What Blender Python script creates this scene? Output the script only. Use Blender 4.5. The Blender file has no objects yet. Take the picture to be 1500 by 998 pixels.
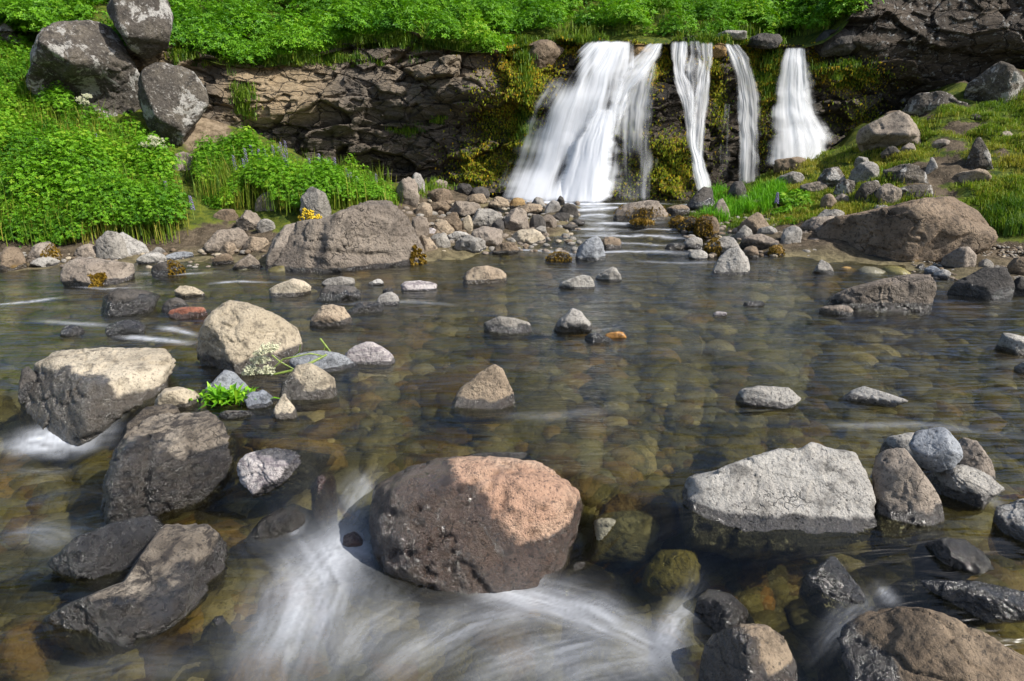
import bpy, bmesh, math, random
import numpy as np
from mathutils import Vector

# ------------------------------------------------------------------ camera, sky, sun
sc = bpy.context.scene
COL = sc.collection
H, PITCH, FPX = 1.25, math.radians(17.95), 1000.0
cam = bpy.data.cameras.new('camera'); cam_ob = bpy.data.objects.new('camera', cam); COL.objects.link(cam_ob)
cam.lens = 24.0; cam.sensor_width = 36.0; cam.clip_start = 0.05; cam.clip_end = 500
cam_ob.location = (0, 0, H); cam_ob.rotation_euler = (math.pi/2 - PITCH, 0, 0)
sc.camera = cam_ob

SUN = np.array([0.66, -0.30, 0.70]); SUN /= np.linalg.norm(SUN)
w = bpy.data.worlds.new('World'); sc.world = w; w.use_nodes = True
nt = w.node_tree; bg = nt.nodes['Background']
sky = nt.nodes.new('ShaderNodeTexSky'); sky.sky_type = 'NISHITA'; sky.sun_disc = False
sky.sun_elevation = math.asin(SUN[2]); sky.sun_rotation = math.atan2(SUN[0], SUN[1])
sky.air_density = 1.0; sky.dust_density = 2.0; sky.ozone_density = 1.0
nt.links.new(sky.outputs[0], bg.inputs[0]); bg.inputs[1].default_value = 0.13
sl = bpy.data.lights.new('sun', 'SUN'); sl.energy = 5.0; sl.angle = math.radians(0.5); sl.color = (1.0, 0.95, 0.87)
so = bpy.data.objects.new('sun', sl); COL.objects.link(so)
so.rotation_euler = Vector(SUN).to_track_quat('Z', 'Y').to_euler(); so.location = (8, 0, 12)
sc.view_settings.view_transform = 'Standard'; sc.view_settings.look = 'None'
sc.view_settings.exposure = 0.42; sc.view_settings.gamma = 1.0; sc.view_settings.use_curve_mapping = False
sc.cycles.use_denoising = True
sc.cycles.max_bounces = 7; sc.cycles.diffuse_bounces = 3; sc.cycles.glossy_bounces = 3
sc.cycles.transmission_bounces = 4; sc.cycles.transparent_max_bounces = 24
sc.cycles.caustics_reflective = False; sc.cycles.caustics_refractive = False
sc.cycles.sample_clamp_indirect = 4.0

# ------------------------------------------------------------------ maths helpers
rng = np.random.default_rng(7)
CAM = np.array([0, 0, H])
FWD = np.array([0, math.cos(PITCH), -math.sin(PITCH)]); UP = np.array([0, math.sin(PITCH), math.cos(PITCH)]); RT = np.array([1.0, 0, 0])

def ray(px, py):
    px = np.asarray(px, float); py = np.asarray(py, float)
    d = FWD*FPX + (px[..., None]-750)*RT + (499-py[..., None])*UP
    return d
def P(px, py, Y):                       # the point of a pixel's ray at depth Y (metres away from the camera)
    d = ray(px, py); t = np.asarray(Y, float)/d[..., 1]
    return CAM + d*t[..., None]
def G(px, py, z=0.0):                   # the point of a pixel's ray on the level z
    d = ray(px, py); t = (z-H)/d[..., 2]
    return CAM + d*np.asarray(t)[..., None]
def pix(p):
    q = np.asarray(p) - CAM
    dz = q@FWD
    return 750 + q@RT/dz*FPX, 499 - q@UP/dz*FPX, dz

def sstep(a, b, x):
    t = np.clip((x-a)/(b-a), 0, 1); return t*t*(3-2*t)
def hsh(ix, iy, iz, s):
    h = (ix.astype(np.int64)*374761393 + iy.astype(np.int64)*668265263 + iz.astype(np.int64)*2147483647 + s*974634777) & 0xFFFFFFFF
    h = ((h ^ (h >> 13))*1274126177) & 0xFFFFFFFF
    h = ((h ^ (h >> 16))*2246822519) & 0xFFFFFFFF
    return ((h ^ (h >> 15)) & 0xFFFFFF)/float(0x1000000)
def vnoise(p, s=0):                     # value noise, -1..1
    i = np.floor(p).astype(np.int64); f = p-i; f = f*f*f*(f*(f*6-15)+10)
    r = 0
    for dx in (0, 1):
        for dy in (0, 1):
            for dz in (0, 1):
                wgt = (f[:, 0] if dx else 1-f[:, 0])*(f[:, 1] if dy else 1-f[:, 1])*(f[:, 2] if dz else 1-f[:, 2])
                r = r + wgt*hsh(i[:, 0]+dx, i[:, 1]+dy, i[:, 2]+dz, s)
    return r*2-1
def fbm(p, o=4, s=0, gain=0.5):
    r = 0; a = 1.0; n = 0
    p = np.asarray(p, float)
    for k in range(o):
        r = r + a*vnoise(p, s+k*17); n += a; a *= gain; p = p*2.03+11.7
    return r/n
def voro(p, s=0):                       # nearest and second nearest cell distance, random of the cell
    i = np.floor(p).astype(np.int64); n = len(p)
    f1 = np.full(n, 9.0); f2 = np.full(n, 9.0); rid = np.zeros(n)
    for dx in (-1, 0, 1):
        for dy in (-1, 0, 1):
            for dz in (-1, 0, 1):
                c = i+np.array([dx, dy, dz])
                q = c + np.stack([hsh(c[:, 0], c[:, 1], c[:, 2], s+k) for k in (1, 2, 3)], 1)
                d = np.linalg.norm(q-p, axis=1); r = hsh(c[:, 0], c[:, 1], c[:, 2], s+9)
                near = d < f1
                f2 = np.where(near, f1, np.minimum(f2, d)); rid = np.where(near, r, rid); f1 = np.where(near, d, f1)
    return f1, f2, rid
class TPS:                              # smooth sheet through scattered control points
    def __init__(s, pts, vals, lam=1e-3):
        p = np.asarray(pts, float); n = len(p); s.p = p
        K = s.k(p, p)+lam*np.eye(n); Q = np.c_[np.ones(n), p]
        A = np.block([[K, Q], [Q.T, np.zeros((3, 3))]])
        s.w = np.linalg.solve(A, np.r_[np.asarray(vals, float), 0, 0, 0])
    def k(s, a, b):
        r2 = ((a[:, None]-b[None])**2).sum(-1)
        return 0.5*r2*np.log(r2+1e-9)
    def __call__(s, q):
        q = np.asarray(q, float).reshape(-1, 2); out = np.empty(len(q))
        for a in range(0, len(q), 40000):
            b = q[a:a+40000]
            out[a:a+40000] = s.k(b, s.p)@s.w[:-3] + s.w[-3] + b@s.w[-2:]
        return out

# ------------------------------------------------------------------ object helpers
def tag(o, label=None, cat=None, group=None, kind=None):
    if label: o['label'] = label
    if cat: o['category'] = cat
    if group: o['group'] = group
    if kind: o['kind'] = kind
    return o
def mk(name, V, F, mats, attrs=None, parent=None, loc=None, smooth=True, uv=None, mi=None):
    V = np.asarray(V, np.float32); F = np.asarray(F, np.int32)
    me = bpy.data.meshes.new(name)
    if loc is not None: V = V-np.asarray(loc, np.float32)
    nf, k = F.shape
    me.vertices.add(len(V)); me.vertices.foreach_set('co', V.ravel())
    me.loops.add(nf*k); me.loops.foreach_set('vertex_index', F.ravel())
    me.polygons.add(nf); me.polygons.foreach_set('loop_start', np.arange(0, nf*k, k, dtype=np.int32))
    me.update(calc_edges=True)
    me.polygons.foreach_set('use_smooth', np.full(nf, smooth))
    for m in (mats if isinstance(mats, (list, tuple)) else [mats]): me.materials.append(m)
    if mi is not None: me.polygons.foreach_set('material_index', np.asarray(mi, np.int32))
    for an, av in (attrs or {}).items():
        av = np.asarray(av, np.float32)
        if av.ndim == 1:
            a = me.attributes.new(an, 'FLOAT', 'POINT'); a.data.foreach_set('value', av)
        else:
            a = me.attributes.new(an, 'FLOAT_VECTOR', 'POINT'); a.data.foreach_set('vector', av.ravel())
    o = bpy.data.objects.new(name, me); COL.objects.link(o)
    if loc is not None: o.location = loc
    if parent is not None:
        o.parent = parent
        o.location = Vector(o.location)-parent.location
    return o
def empty(name, loc):
    o = bpy.data.objects.new(name, None); o.empty_display_size = 0.05; COL.objects.link(o); o.location = loc; return o
def gridfaces(nr, nc):
    a = np.arange(nr*nc).reshape(nr, nc)
    return np.stack([a[:-1, :-1], a[:-1, 1:], a[1:, 1:], a[1:, :-1]], -1).reshape(-1, 4)
ICO = {}
def ico(n):
    if n not in ICO:
        bm = bmesh.new(); bmesh.ops.create_icosphere(bm, subdivisions=n, radius=1.0)
        bm.verts.ensure_lookup_table()
        ICO[n] = (np.array([v.co[:] for v in bm.verts]), np.array([[v.index for v in f.verts] for f in bm.faces])); bm.free()
    return ICO[n]
def tube(pts, rad, n=6):
    pts = np.asarray(pts, float); rad = np.broadcast_to(np.asarray(rad, float), (len(pts),))
    V = []
    for i, p in enumerate(pts):
        t = pts[min(i+1, len(pts)-1)]-pts[max(i-1, 0)]; t /= np.linalg.norm(t)+1e-9
        a = np.cross(t, [0.3, 0.9, 0.1]); a /= np.linalg.norm(a)+1e-9; b = np.cross(t, a)
        for k in range(n):
            th = 2*math.pi*k/n; V.append(p+rad[i]*(math.cos(th)*a+math.sin(th)*b))
    F = [[i*n+k, i*n+(k+1) % n, (i+1)*n+(k+1) % n, (i+1)*n+k] for i in range(len(pts)-1) for k in range(n)]
    return np.array(V), np.array(F)
def joinm(parts):
    V = []; F = []; n = 0
    for v, f in parts:
        V.append(v); F.append(np.asarray(f)+n); n += len(v)
    return np.concatenate(V), np.concatenate(F)

# ------------------------------------------------------------------ materials
class NB:
    def __init__(s, name):
        s.m = bpy.data.materials.new(name); s.m.use_nodes = True; s.t = s.m.node_tree; s.t.nodes.clear()
        s.out = s.t.nodes.new('ShaderNodeOutputMaterial')
    def n(s, typ, ins=None, **kw):
        nd = s.t.nodes.new(typ)
        for k, v in kw.items(): setattr(nd, k, v)
        for k, v in (ins or {}).items():
            if v is None: continue
            i = nd.inputs[k]
            if isinstance(v, bpy.types.NodeSocket): s.t.links.new(v, i)
            elif isinstance(v, tuple) and len(v) == 3 and i.type == 'RGBA': i.default_value = (*v, 1)
            else: i.default_value = v
        return nd
    def noise(s, vec, scale, detail=4, rough=0.55, dist=0.0):
        return s.n('ShaderNodeTexNoise', {'Vector': vec, 'Scale': scale, 'Detail': detail, 'Roughness': rough, 'Distortion': dist}).outputs['Fac']
    def ramp(s, fac, a, b, lo=0.0, hi=1.0):
        return s.n('ShaderNodeMapRange', {'Value': fac, 'From Min': a, 'From Max': b, 'To Min': lo, 'To Max': hi}, interpolation_type='SMOOTHSTEP').outputs[0]
    def math(s, op, a, b=0.0):
        return s.n('ShaderNodeMath', {0: a, 1: b}, operation=op).outputs[0]
    def mix(s, f, a, b, mode='MIX'):
        nd = s.n('ShaderNodeMix', None, data_type='RGBA', blend_type=mode)
        for k, v in ((0, f), (6, a), (7, b)):
            i = nd.inputs[k]
            if isinstance(v, bpy.types.NodeSocket): s.t.links.new(v, i)
            elif isinstance(v, tuple): i.default_value = (*v, 1)
            else: i.default_value = v
        return nd.outputs[2]
    def attr(s, name):
        return s.n('ShaderNodeAttribute', None, attribute_name=name).outputs['Fac']
    def done(s, sh): s.t.links.new(sh, s.out.inputs[0]); return s.m
    def bump(s, h, strength, dist, normal=None):
        return s.n('ShaderNodeBump', {'Height': h, 'Strength': strength, 'Distance': dist, 'Normal': normal}).outputs[0]

def rock_material(name, a, b, spot=(0.5, 0.49, 0.46), spots=0.3, dark=(0.03, 0.028, 0.026), scale=1.0, pits=0.5, bump=0.6, veins=0.0, under=False, mosscol=(0.22, 0.13, 0.012), rough=0.85, shine=1.0):
    m = NB(name)
    tc = m.n('ShaderNodeTexCoord').outputs['Object']
    rnd = m.n('ShaderNodeObjectInfo').outputs['Random']
    off = m.n('ShaderNodeVectorMath', {0: tc, 1: m.n('ShaderNodeCombineXYZ', {0: m.math('MULTIPLY', rnd, 37.0), 1: m.math('MULTIPLY', rnd, 91.0)}).outputs[0]}, operation='ADD').outputs[0]
    big = m.noise(off, 3.2*scale, 5, 0.6, 0.4)
    mid = m.noise(off, 14*scale, 6, 0.65)
    fine = m.noise(off, 70*scale, 5, 0.7)
    grit = m.noise(off, 260*scale, 3, 0.7)
    vor = m.n('ShaderNodeTexVoronoi', {'Vector': off, 'Scale': 55*scale, 'Randomness': 1.0}).outputs['Distance']
    c = m.mix(m.ramp(big, 0.38, 0.62), a, b)
    c = m.mix(m.ramp(mid, 0.50, 0.68, 0, 0.85), c, tuple(x*0.36 for x in a))
    c = m.mix(m.math('MULTIPLY', m.ramp(fine, 0.56, 0.68), 0.6*spots), c, spot)
    if spots > 0.5:
        lich = m.noise(off, 6.5*scale, 7, 0.74, 0.5)
        c = m.mix(m.math('MULTIPLY', m.ramp(lich, 0.53, 0.57), spots), c, spot)
    c = m.mix(m.ramp(fine, 0.47, 0.36, 0, 0.7), c, dark)
    c = m.mix(m.ramp(grit, 0.40, 0.28, 0, 0.35), c, dark)
    c = m.mix(m.ramp(grit, 0.62, 0.76, 0, 0.25), c, spot)
    pit = m.math('MULTIPLY', m.ramp(vor, 0.22, 0.10), m.ramp(m.noise(off, 8*scale, 3), 0.46, 0.6))
    if pits > 0: c = m.mix(m.math('MULTIPLY', pit, min(1, pits)), c, dark)
    crk = m.n('ShaderNodeTexVoronoi', {'Vector': m.n('ShaderNodeVectorMath', {0: off, 1: m.n('ShaderNodeTexNoise', {'Vector': off, 'Scale': 5.0*scale, 'Detail': 4}).outputs['Color']}, operation='ADD').outputs[0], 'Scale': 2.6*scale}, feature='DISTANCE_TO_EDGE').outputs['Distance']
    crack = m.math('MULTIPLY', m.ramp(crk, 0.014, 0.0), m.ramp(m.noise(off, 2.5*scale, 2), 0.52, 0.62))
    c = m.mix(m.math('MULTIPLY', crack, 0.35), c, dark)
    if under:
        tn = m.math('ADD', 1.0, m.attr('tone')); c = m.mix(1.0, c, m.n('ShaderNodeCombineColor', {0: tn, 1: tn, 2: tn}).outputs[0], 'MULTIPLY')
    if veins:
        mp = m.n('ShaderNodeMapping', {'Vector': off, 'Scale': (3, 3, 16), 'Rotation': (0.5, 0.6, 0.2)}).outputs[0]
        vn = m.noise(mp, 2.2*scale, 5, 0.6, 1.6)
        c = m.mix(m.ramp(vn, 0.45, 0.62, 0, veins), c, dark)
    c = m.mix(m.n('ShaderNodeObjectInfo').outputs['Random'], c, m.mix(1.0, c, (0.86, 0.84, 0.80), 'MULTIPLY'))
    moss = m.math('MULTIPLY', m.attr('moss'), m.ramp(m.noise(off, 30, 4, 0.7), 0.38, 0.55))
    mc = m.mix(m.noise(off, 60, 3, 0.7), tuple(x*0.35 for x in mosscol), tuple(min(1, x*1.7) for x in mosscol))
    c = m.mix(moss, c, mc)
    if under: wet = 1.0
    else: wet = m.ramp(m.math('ADD', m.attr('wet'), m.math('MULTIPLY', m.math('SUBTRACT', mid, 0.5), 0.9)), 0.32, 0.68)
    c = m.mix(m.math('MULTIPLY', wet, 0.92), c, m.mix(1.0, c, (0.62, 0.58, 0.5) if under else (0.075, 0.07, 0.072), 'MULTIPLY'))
    h = m.math('ADD', m.math('MULTIPLY', mid, 0.9), m.math('ADD', m.math('MULTIPLY', fine, 0.42), m.math('MULTIPLY', grit, 0.13)))
    h = m.math('SUBTRACT', h, m.math('MULTIPLY', pit, 0.45*pits)); h = m.math('SUBTRACT', h, m.math('MULTIPLY', crack, 0.35))
    nrm = m.bump(h, min(1, bump*1.35), 0.04/scale)
    rg = m.math('SUBTRACT', rough, m.math('MULTIPLY', wet, m.math('ADD', 0.56*shine, m.math('MULTIPLY', m.ramp(fine, 0.4, 0.6), 0.12))))
    bs = m.n('ShaderNodeBsdfPrincipled', {'Base Color': c, 'Roughness': rg, 'Normal': nrm, 'Specular IOR Level': 0.4, 'Coat Weight': m.math('MULTIPLY', wet, 0.0 if under else min(1.0, shine)), 'Coat IOR': 1.6, 'Coat Roughness': 0.17, 'Coat Normal': nrm})
    return m.done(bs.outputs[0])

RM = {}
def rm(k, *a, **kw): RM[k] = rock_material('stone_'+k, *a, **kw)
rm('grey', (0.26, 0.245, 0.225), (0.36, 0.34, 0.31))
rm('pale', (0.42, 0.40, 0.37), (0.52, 0.50, 0.465), spots=0.3, pits=0.9, dark=(0.09, 0.085, 0.08), bump=0.8)
rm('white', (0.50, 0.46, 0.46), (0.62, 0.58, 0.57), dark=(0.10, 0.08, 0.11), veins=0.6)
rm('cream', (0.42, 0.36, 0.27), (0.54, 0.47, 0.36), spot=(0.66, 0.60, 0.48), dark=(0.10, 0.085, 0.07))
rm('tan', (0.30, 0.235, 0.17), (0.40, 0.32, 0.23), spot=(0.55, 0.47, 0.37))
rm('taupe', (0.24, 0.20, 0.165), (0.33, 0.28, 0.23), spot=(0.46, 0.42, 0.36), dark=(0.045, 0.038, 0.032))
rm('brown', (0.17, 0.125, 0.085), (0.26, 0.20, 0.14), spot=(0.45, 0.36, 0.28))
rm('ochre', (0.30, 0.19, 0.08), (0.38, 0.26, 0.12), spot=(0.45, 0.36, 0.2), dark=(0.08, 0.045, 0.02))
rm('dark', (0.055, 0.05, 0.046), (0.11, 0.10, 0.092), spot=(0.3, 0.29, 0.27), spots=0.15)
rm('veined', (0.15, 0.125, 0.10), (0.34, 0.295, 0.24), spot=(0.5, 0.46, 0.4), veins=0.9, dark=(0.03, 0.026, 0.026), bump=0.9)
rm('blue', (0.22, 0.24, 0.275), (0.32, 0.34, 0.37), spot=(0.5, 0.52, 0.54), dark=(0.05, 0.055, 0.065))
rm('pink', (0.48, 0.30, 0.21), (0.58, 0.41, 0.30), spot=(0.72, 0.54, 0.42), dark=(0.045, 0.04, 0.045), bump=0.9, shine=1.1)
rm('lichen', (0.085, 0.074, 0.064), (0.15, 0.13, 0.105), spot=(0.46, 0.45, 0.43), spots=0.9, dark=(0.03, 0.027, 0.024), bump=0.9, scale=0.5)
rm('cragtaupe', (0.215, 0.18, 0.15), (0.30, 0.255, 0.21), spot=(0.43, 0.39, 0.34), dark=(0.045, 0.038, 0.032), scale=0.55, bump=0.8)
rm('cragtan', (0.25, 0.185, 0.13), (0.34, 0.26, 0.185), spot=(0.46, 0.38, 0.30), scale=0.5, bump=0.8)
rm('red', (0.30, 0.11, 0.07), (0.40, 0.18, 0.12))
rm('wet', (0.14, 0.115, 0.08), (0.24, 0.20, 0.14), spot=(0.42, 0.36, 0.27), bump=1.0, shine=1.2)
rm('sunk_olive', (0.24, 0.22, 0.09), (0.36, 0.33, 0.15), under=True, spot=(0.34, 0.32, 0.2), scale=0.7, bump=0.3)
rm('sunk_grey', (0.32, 0.32, 0.26), (0.46, 0.45, 0.36), under=True, scale=0.7, bump=0.3)
rm('sunk_brown', (0.38, 0.25, 0.10), (0.48, 0.34, 0.16), under=True, spot=(0.4, 0.3, 0.2), scale=0.7, bump=0.3)
rm('sunk_pale', (0.60, 0.56, 0.44), (0.78, 0.72, 0.56), under=True, scale=0.7, bump=0.3)
rm('sunk_orange', (0.62, 0.32, 0.10), (0.66, 0.38, 0.14), under=True, spot=(0.66, 0.4, 0.2), scale=0.7, bump=0.2)

def leaf_material(name, c0, c1, c2, trans=0.35, gloss=0.35):
    m = NB(name)
    t = m.attr('tint')
    c = m.mix(m.ramp(t, 0.0, 0.55), c0, c1); c = m.mix(m.ramp(t, 0.6, 1.0), c, c2)
    d = m.n('ShaderNodeBsdfPrincipled', {'Base Color': c, 'Roughness': 0.55, 'Specular IOR Level': gloss})
    tr = m.n('ShaderNodeBsdfTranslucent', {'Color': m.mix(1.0, c, (1.0, 1.0, 0.5), 'MULTIPLY')})
    return m.done(m.n('ShaderNodeMixShader', {0: trans, 1: d.outputs[0], 2: tr.outputs[0]}).outputs[0])
def plain(name, c, rough=0.6, trans=0.0, vary=0.3, scale=40):
    m = NB(name)
    tc = m.n('ShaderNodeTexCoord').outputs['Object']
    cc = m.mix(m.ramp(m.noise(tc, scale, 4), 0.35, 0.65), tuple(x*(1-vary) for x in c), tuple(min(1, x*(1+vary)) for x in c))
    d = m.n('ShaderNodeBsdfPrincipled', {'Base Color': cc, 'Roughness': rough})
    if trans:
        t = m.n('ShaderNodeBsdfTranslucent', {'Color': cc})
        return m.done(m.n('ShaderNodeMixShader', {0: trans, 1: d.outputs[0], 2: t.outputs[0]}).outputs[0])
    return m.done(d.outputs[0])
M_LUP = leaf_material('lupine_leaf', (0.045, 0.16, 0.005), (0.15, 0.36, 0.008), (0.33, 0.50, 0.03))
M_GRASS = leaf_material('grass_blade', (0.05, 0.13, 0.010), (0.17, 0.27, 0.018), (0.36, 0.33, 0.05))
M_MOSS = leaf_material('moss_frond', (0.07, 0.15, 0.010), (0.30, 0.32, 0.018), (0.55, 0.33, 0.02), 0.25, 0.2)
M_BRIGHT = leaf_material('fresh_leaf', (0.10, 0.30, 0.01), (0.20, 0.48, 0.015), (0.34, 0.60, 0.03))
M_STEM = plain('green_stem', (0.22, 0.30, 0.06), 0.5, 0.2)
M_DRY = plain('dry_stem', (0.36, 0.27, 0.12), 0.6, 0.1)
M_UMBEL = plain('cream_floret', (0.68, 0.68, 0.48), 0.7, 0.3, 0.25, 90)
M_PURPLE = plain('purple_petal', (0.30, 0.25, 0.50), 0.6, 0.3)
M_YELLOW = plain('yellow_petal', (0.70, 0.50, 0.02), 0.6, 0.3)
M_RUSTMOSS = leaf_material('rust_moss', (0.06, 0.042, 0.008), (0.17, 0.105, 0.012), (0.30, 0.19, 0.02), 0.25, 0.2)

def ground_material():
    m = NB('ground_soil')
    g = m.n('ShaderNodeNewGeometry').outputs['Position']
    n1 = m.noise(g, 1.7, 6, 0.65); n2 = m.noise(g, 11, 6, 0.7); n3 = m.noise(g, 70, 4, 0.7)
    c = m.mix(m.ramp(n2, 0.35, 0.65), (0.045, 0.034, 0.022), (0.12, 0.092, 0.062))
    c = m.mix(m.ramp(n3, 0.55, 0.7, 0, 0.6), c, (0.32, 0.26, 0.19))
    c = m.mix(m.math('MULTIPLY', m.attr('scree'), 0.8), c, m.mix(m.ramp(n2, 0.35, 0.65), (0.13, 0.095, 0.06), (0.32, 0.25, 0.17)))
    gm = m.attr('green')
    gr = m.mix(m.ramp(n2, 0.35, 0.62), (0.028, 0.055, 0.008), (0.11, 0.13, 0.015))
    c = m.mix(m.ramp(m.math('ADD', gm, m.math('MULTIPLY', m.math('SUBTRACT', n2, 0.5), 0.9)), 0.35, 0.6), c, gr)
    bed = m.mix(m.ramp(n2, 0.35, 0.65), (0.10, 0.085, 0.045), (0.22, 0.19, 0.10))
    c = m.mix(m.attr('bed'), c, bed)
    h = m.math('ADD', n2, m.math('MULTIPLY', n3, 0.4))
    bs = m.n('ShaderNodeBsdfPrincipled', {'Base Color': c, 'Roughness': 0.9, 'Normal': m.bump(h, 0.7, 0.05), 'Specular IOR Level': 0.2})
    return m.done(bs.outputs[0])
M_GROUND = ground_material()

def cliff_material():
    m = NB('cliff_rock')
    g = m.n('ShaderNodeNewGeometry').outputs['Position']
    st = m.n('ShaderNodeMapping', {'Vector': g, 'Scale': (0.7, 0.7, 2.6), 'Rotation': (0, 0.12, 0)}).outputs[0]
    n1 = m.noise(st, 1.4, 6, 0.65, 0.5); n2 = m.noise(st, 6.5, 7, 0.7, 0.3); n3 = m.noise(g, 40, 5, 0.72); n4 = m.noise(g, 130, 3, 0.7)
    c = m.mix(m.ramp(n1, 0.36, 0.62), (0.085, 0.072, 0.059), (0.185, 0.152, 0.118))
    c = m.mix(m.attr('pale'), c, m.mix(m.ramp(n2, 0.35, 0.65), (0.25, 0.185, 0.11), (0.42, 0.32, 0.20)))
    c = m.mix(m.ramp(n2, 0.52, 0.72, 0, 0.75), c, (0.022, 0.019, 0.017))
    c = m.mix(m.ramp(n3, 0.56, 0.68, 0, 0.55), c, (0.27, 0.24, 0.20))
    c = m.mix(m.ramp(n4, 0.42, 0.30, 0, 0.6), c, (0.02, 0.018, 0.016))
    li = m.math('MULTIPLY', m.attr('lich'), m.ramp(m.noise(g, 11, 6, 0.72), 0.57, 0.62))
    c = m.mix(m.math('MULTIPLY', m.attr('lich'), 0.9), c, m.mix(1.0, c, (0.42, 0.39, 0.37), 'MULTIPLY'))  # shade of the right cliff darkened into its base colour
    c = m.mix(li, c, (0.30, 0.30, 0.29))
    wet = m.attr('wet')
    c = m.mix(m.math('MULTIPLY', wet, 0.8), c, m.mix(1.0, c, (0.38, 0.35, 0.30), 'MULTIPLY'))  # wet rock by the falls, painted shade on the lower left cliff
    mo = m.ramp(m.math('ADD', m.attr('moss'), m.math('MULTIPLY', m.math('SUBTRACT', m.noise(g, 9, 6, 0.7), 0.5), 1.5)), 0.40, 0.62)
    mc = m.mix(m.ramp(m.noise(g, 4.5, 4), 0.40, 0.60), (0.13, 0.17, 0.012), (0.38, 0.26, 0.02))
    mc = m.mix(m.ramp(n3, 0.35, 0.7), m.mix(1.0, mc, (0.25, 0.25, 0.2), 'MULTIPLY'), mc)
    c = m.mix(mo, c, mc)
    wv = m.n('ShaderNodeVectorMath', {0: m.n('ShaderNodeMapping', {'Vector': g, 'Scale': (1, .6, 2.1)}).outputs[0], 1: m.n('ShaderNodeVectorMath', {0: m.n('ShaderNodeTexNoise', {'Vector': g, 'Scale': 3.0, 'Detail': 5}).outputs['Color'], 1: (.45, .45, .45)}, operation='MULTIPLY').outputs[0]}, operation='ADD').outputs[0]
    k1 = m.n('ShaderNodeTexVoronoi', {'Vector': wv, 'Scale': 2.6}, feature='DISTANCE_TO_EDGE').outputs['Distance']
    k2 = m.n('ShaderNodeTexVoronoi', {'Vector': wv, 'Scale': 7.5}, feature='DISTANCE_TO_EDGE').outputs['Distance']
    kc = m.n('ShaderNodeTexVoronoi', {'Vector': wv, 'Scale': 7.5}).outputs['Color']
    crk = m.math('MAXIMUM', m.ramp(k1, 0.035, 0.0), m.math('MULTIPLY', m.ramp(k2, 0.04, 0.0), m.ramp(n1, 0.50, 0.62, 0, 0.7)))
    c = m.mix(m.math('MULTIPLY', crk, 0.75), c, (0.018, 0.015, 0.013))
    kf = m.n('ShaderNodeSeparateColor', {0: kc}).outputs[0]
    h = m.math('ADD', m.math('MULTIPLY', n2, 0.8), m.math('ADD', m.math('MULTIPLY', n3, 0.35), m.math('MULTIPLY', n4, 0.12)))
    h = m.math('SUBTRACT', m.math('ADD', h, m.math('MULTIPLY', kf, 0.5)), m.math('MULTIPLY', crk, 0.7))
    bs = m.n('ShaderNodeBsdfPrincipled', {'Base Color': c, 'Roughness': m.math('SUBTRACT', 0.85, m.math('MULTIPLY', wet, 0.4)), 'Normal': m.bump(h, 1.0, 0.07), 'Specular IOR Level': 0.35})
    return m.done(bs.outputs[0])
M_CLIFF = cliff_material()

def water_material():
    m = NB('stream_water')
    g = m.n('ShaderNodeNewGeometry').outputs['Position']
    mp = m.n('ShaderNodeMapping', {'Vector': g, 'Scale': (0.9, 3.6, 1)}).outputs[0]
    a = m.noise(mp, 2.1, 3, 0.5, 0.6); b = m.noise(mp, 8.0, 2, 0.5, 0.5)
    h = m.math('ADD', a, m.math('MULTIPLY', b, 0.22))
    nrm = m.bump(h, 0.42, 0.10)
    soft = m.bump(h, 0.16, 0.08)
    tint = (0.62, 0.61, 0.44)
    tr = m.n('ShaderNodeBsdfTransparent', {'Color': tint}).outputs[0]
    rf = m.n('ShaderNodeBsdfRefraction', {'Color': tint, 'Roughness': 0.09, 'IOR': 1.16, 'Normal': soft}).outputs[0]
    body = m.n('ShaderNodeMixShader', {0: 0.42, 1: tr, 2: rf}).outputs[0]
    gl = m.n('ShaderNodeBsdfGlossy', {'Color': (0.95, 0.97, 1.0), 'Roughness': 0.19, 'Normal': nrm}).outputs[0]
    gn = m.n('ShaderNodeNewGeometry')
    cosv = m.math('ABSOLUTE', m.n('ShaderNodeVectorMath', {0: gn.outputs['Incoming'], 1: soft}, operation='DOT_PRODUCT').outputs['Value'])
    fr = m.math('ADD', 0.03, m.math('MULTIPLY', m.math('POWER', m.math('SUBTRACT', 1.0, m.math('MINIMUM', cosv, 1.0)), 4.6), 0.95))
    wat = m.n('ShaderNodeMixShader', {0: fr, 1: body, 2: gl}).outputs[0]
    fm = m.attr('foam')
    fine = m.noise(m.n('ShaderNodeMapping', {'Vector': g, 'Scale': (1, 1, 1)}).outputs[0], 60, 3, 0.6)
    fa = m.math('MULTIPLY', fm, m.ramp(fine, 0.2, 0.8, 0.92, 1.05))
    df = m.n('ShaderNodeBsdfDiffuse', {'Color': (0.66, 0.69, 0.74)}).outputs[0]
    return m.done(m.n('ShaderNodeMixShader', {0: m.math('MINIMUM', fa, 0.93), 1: wat, 2: df}).outputs[0])
M_WATER = water_material()

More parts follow.
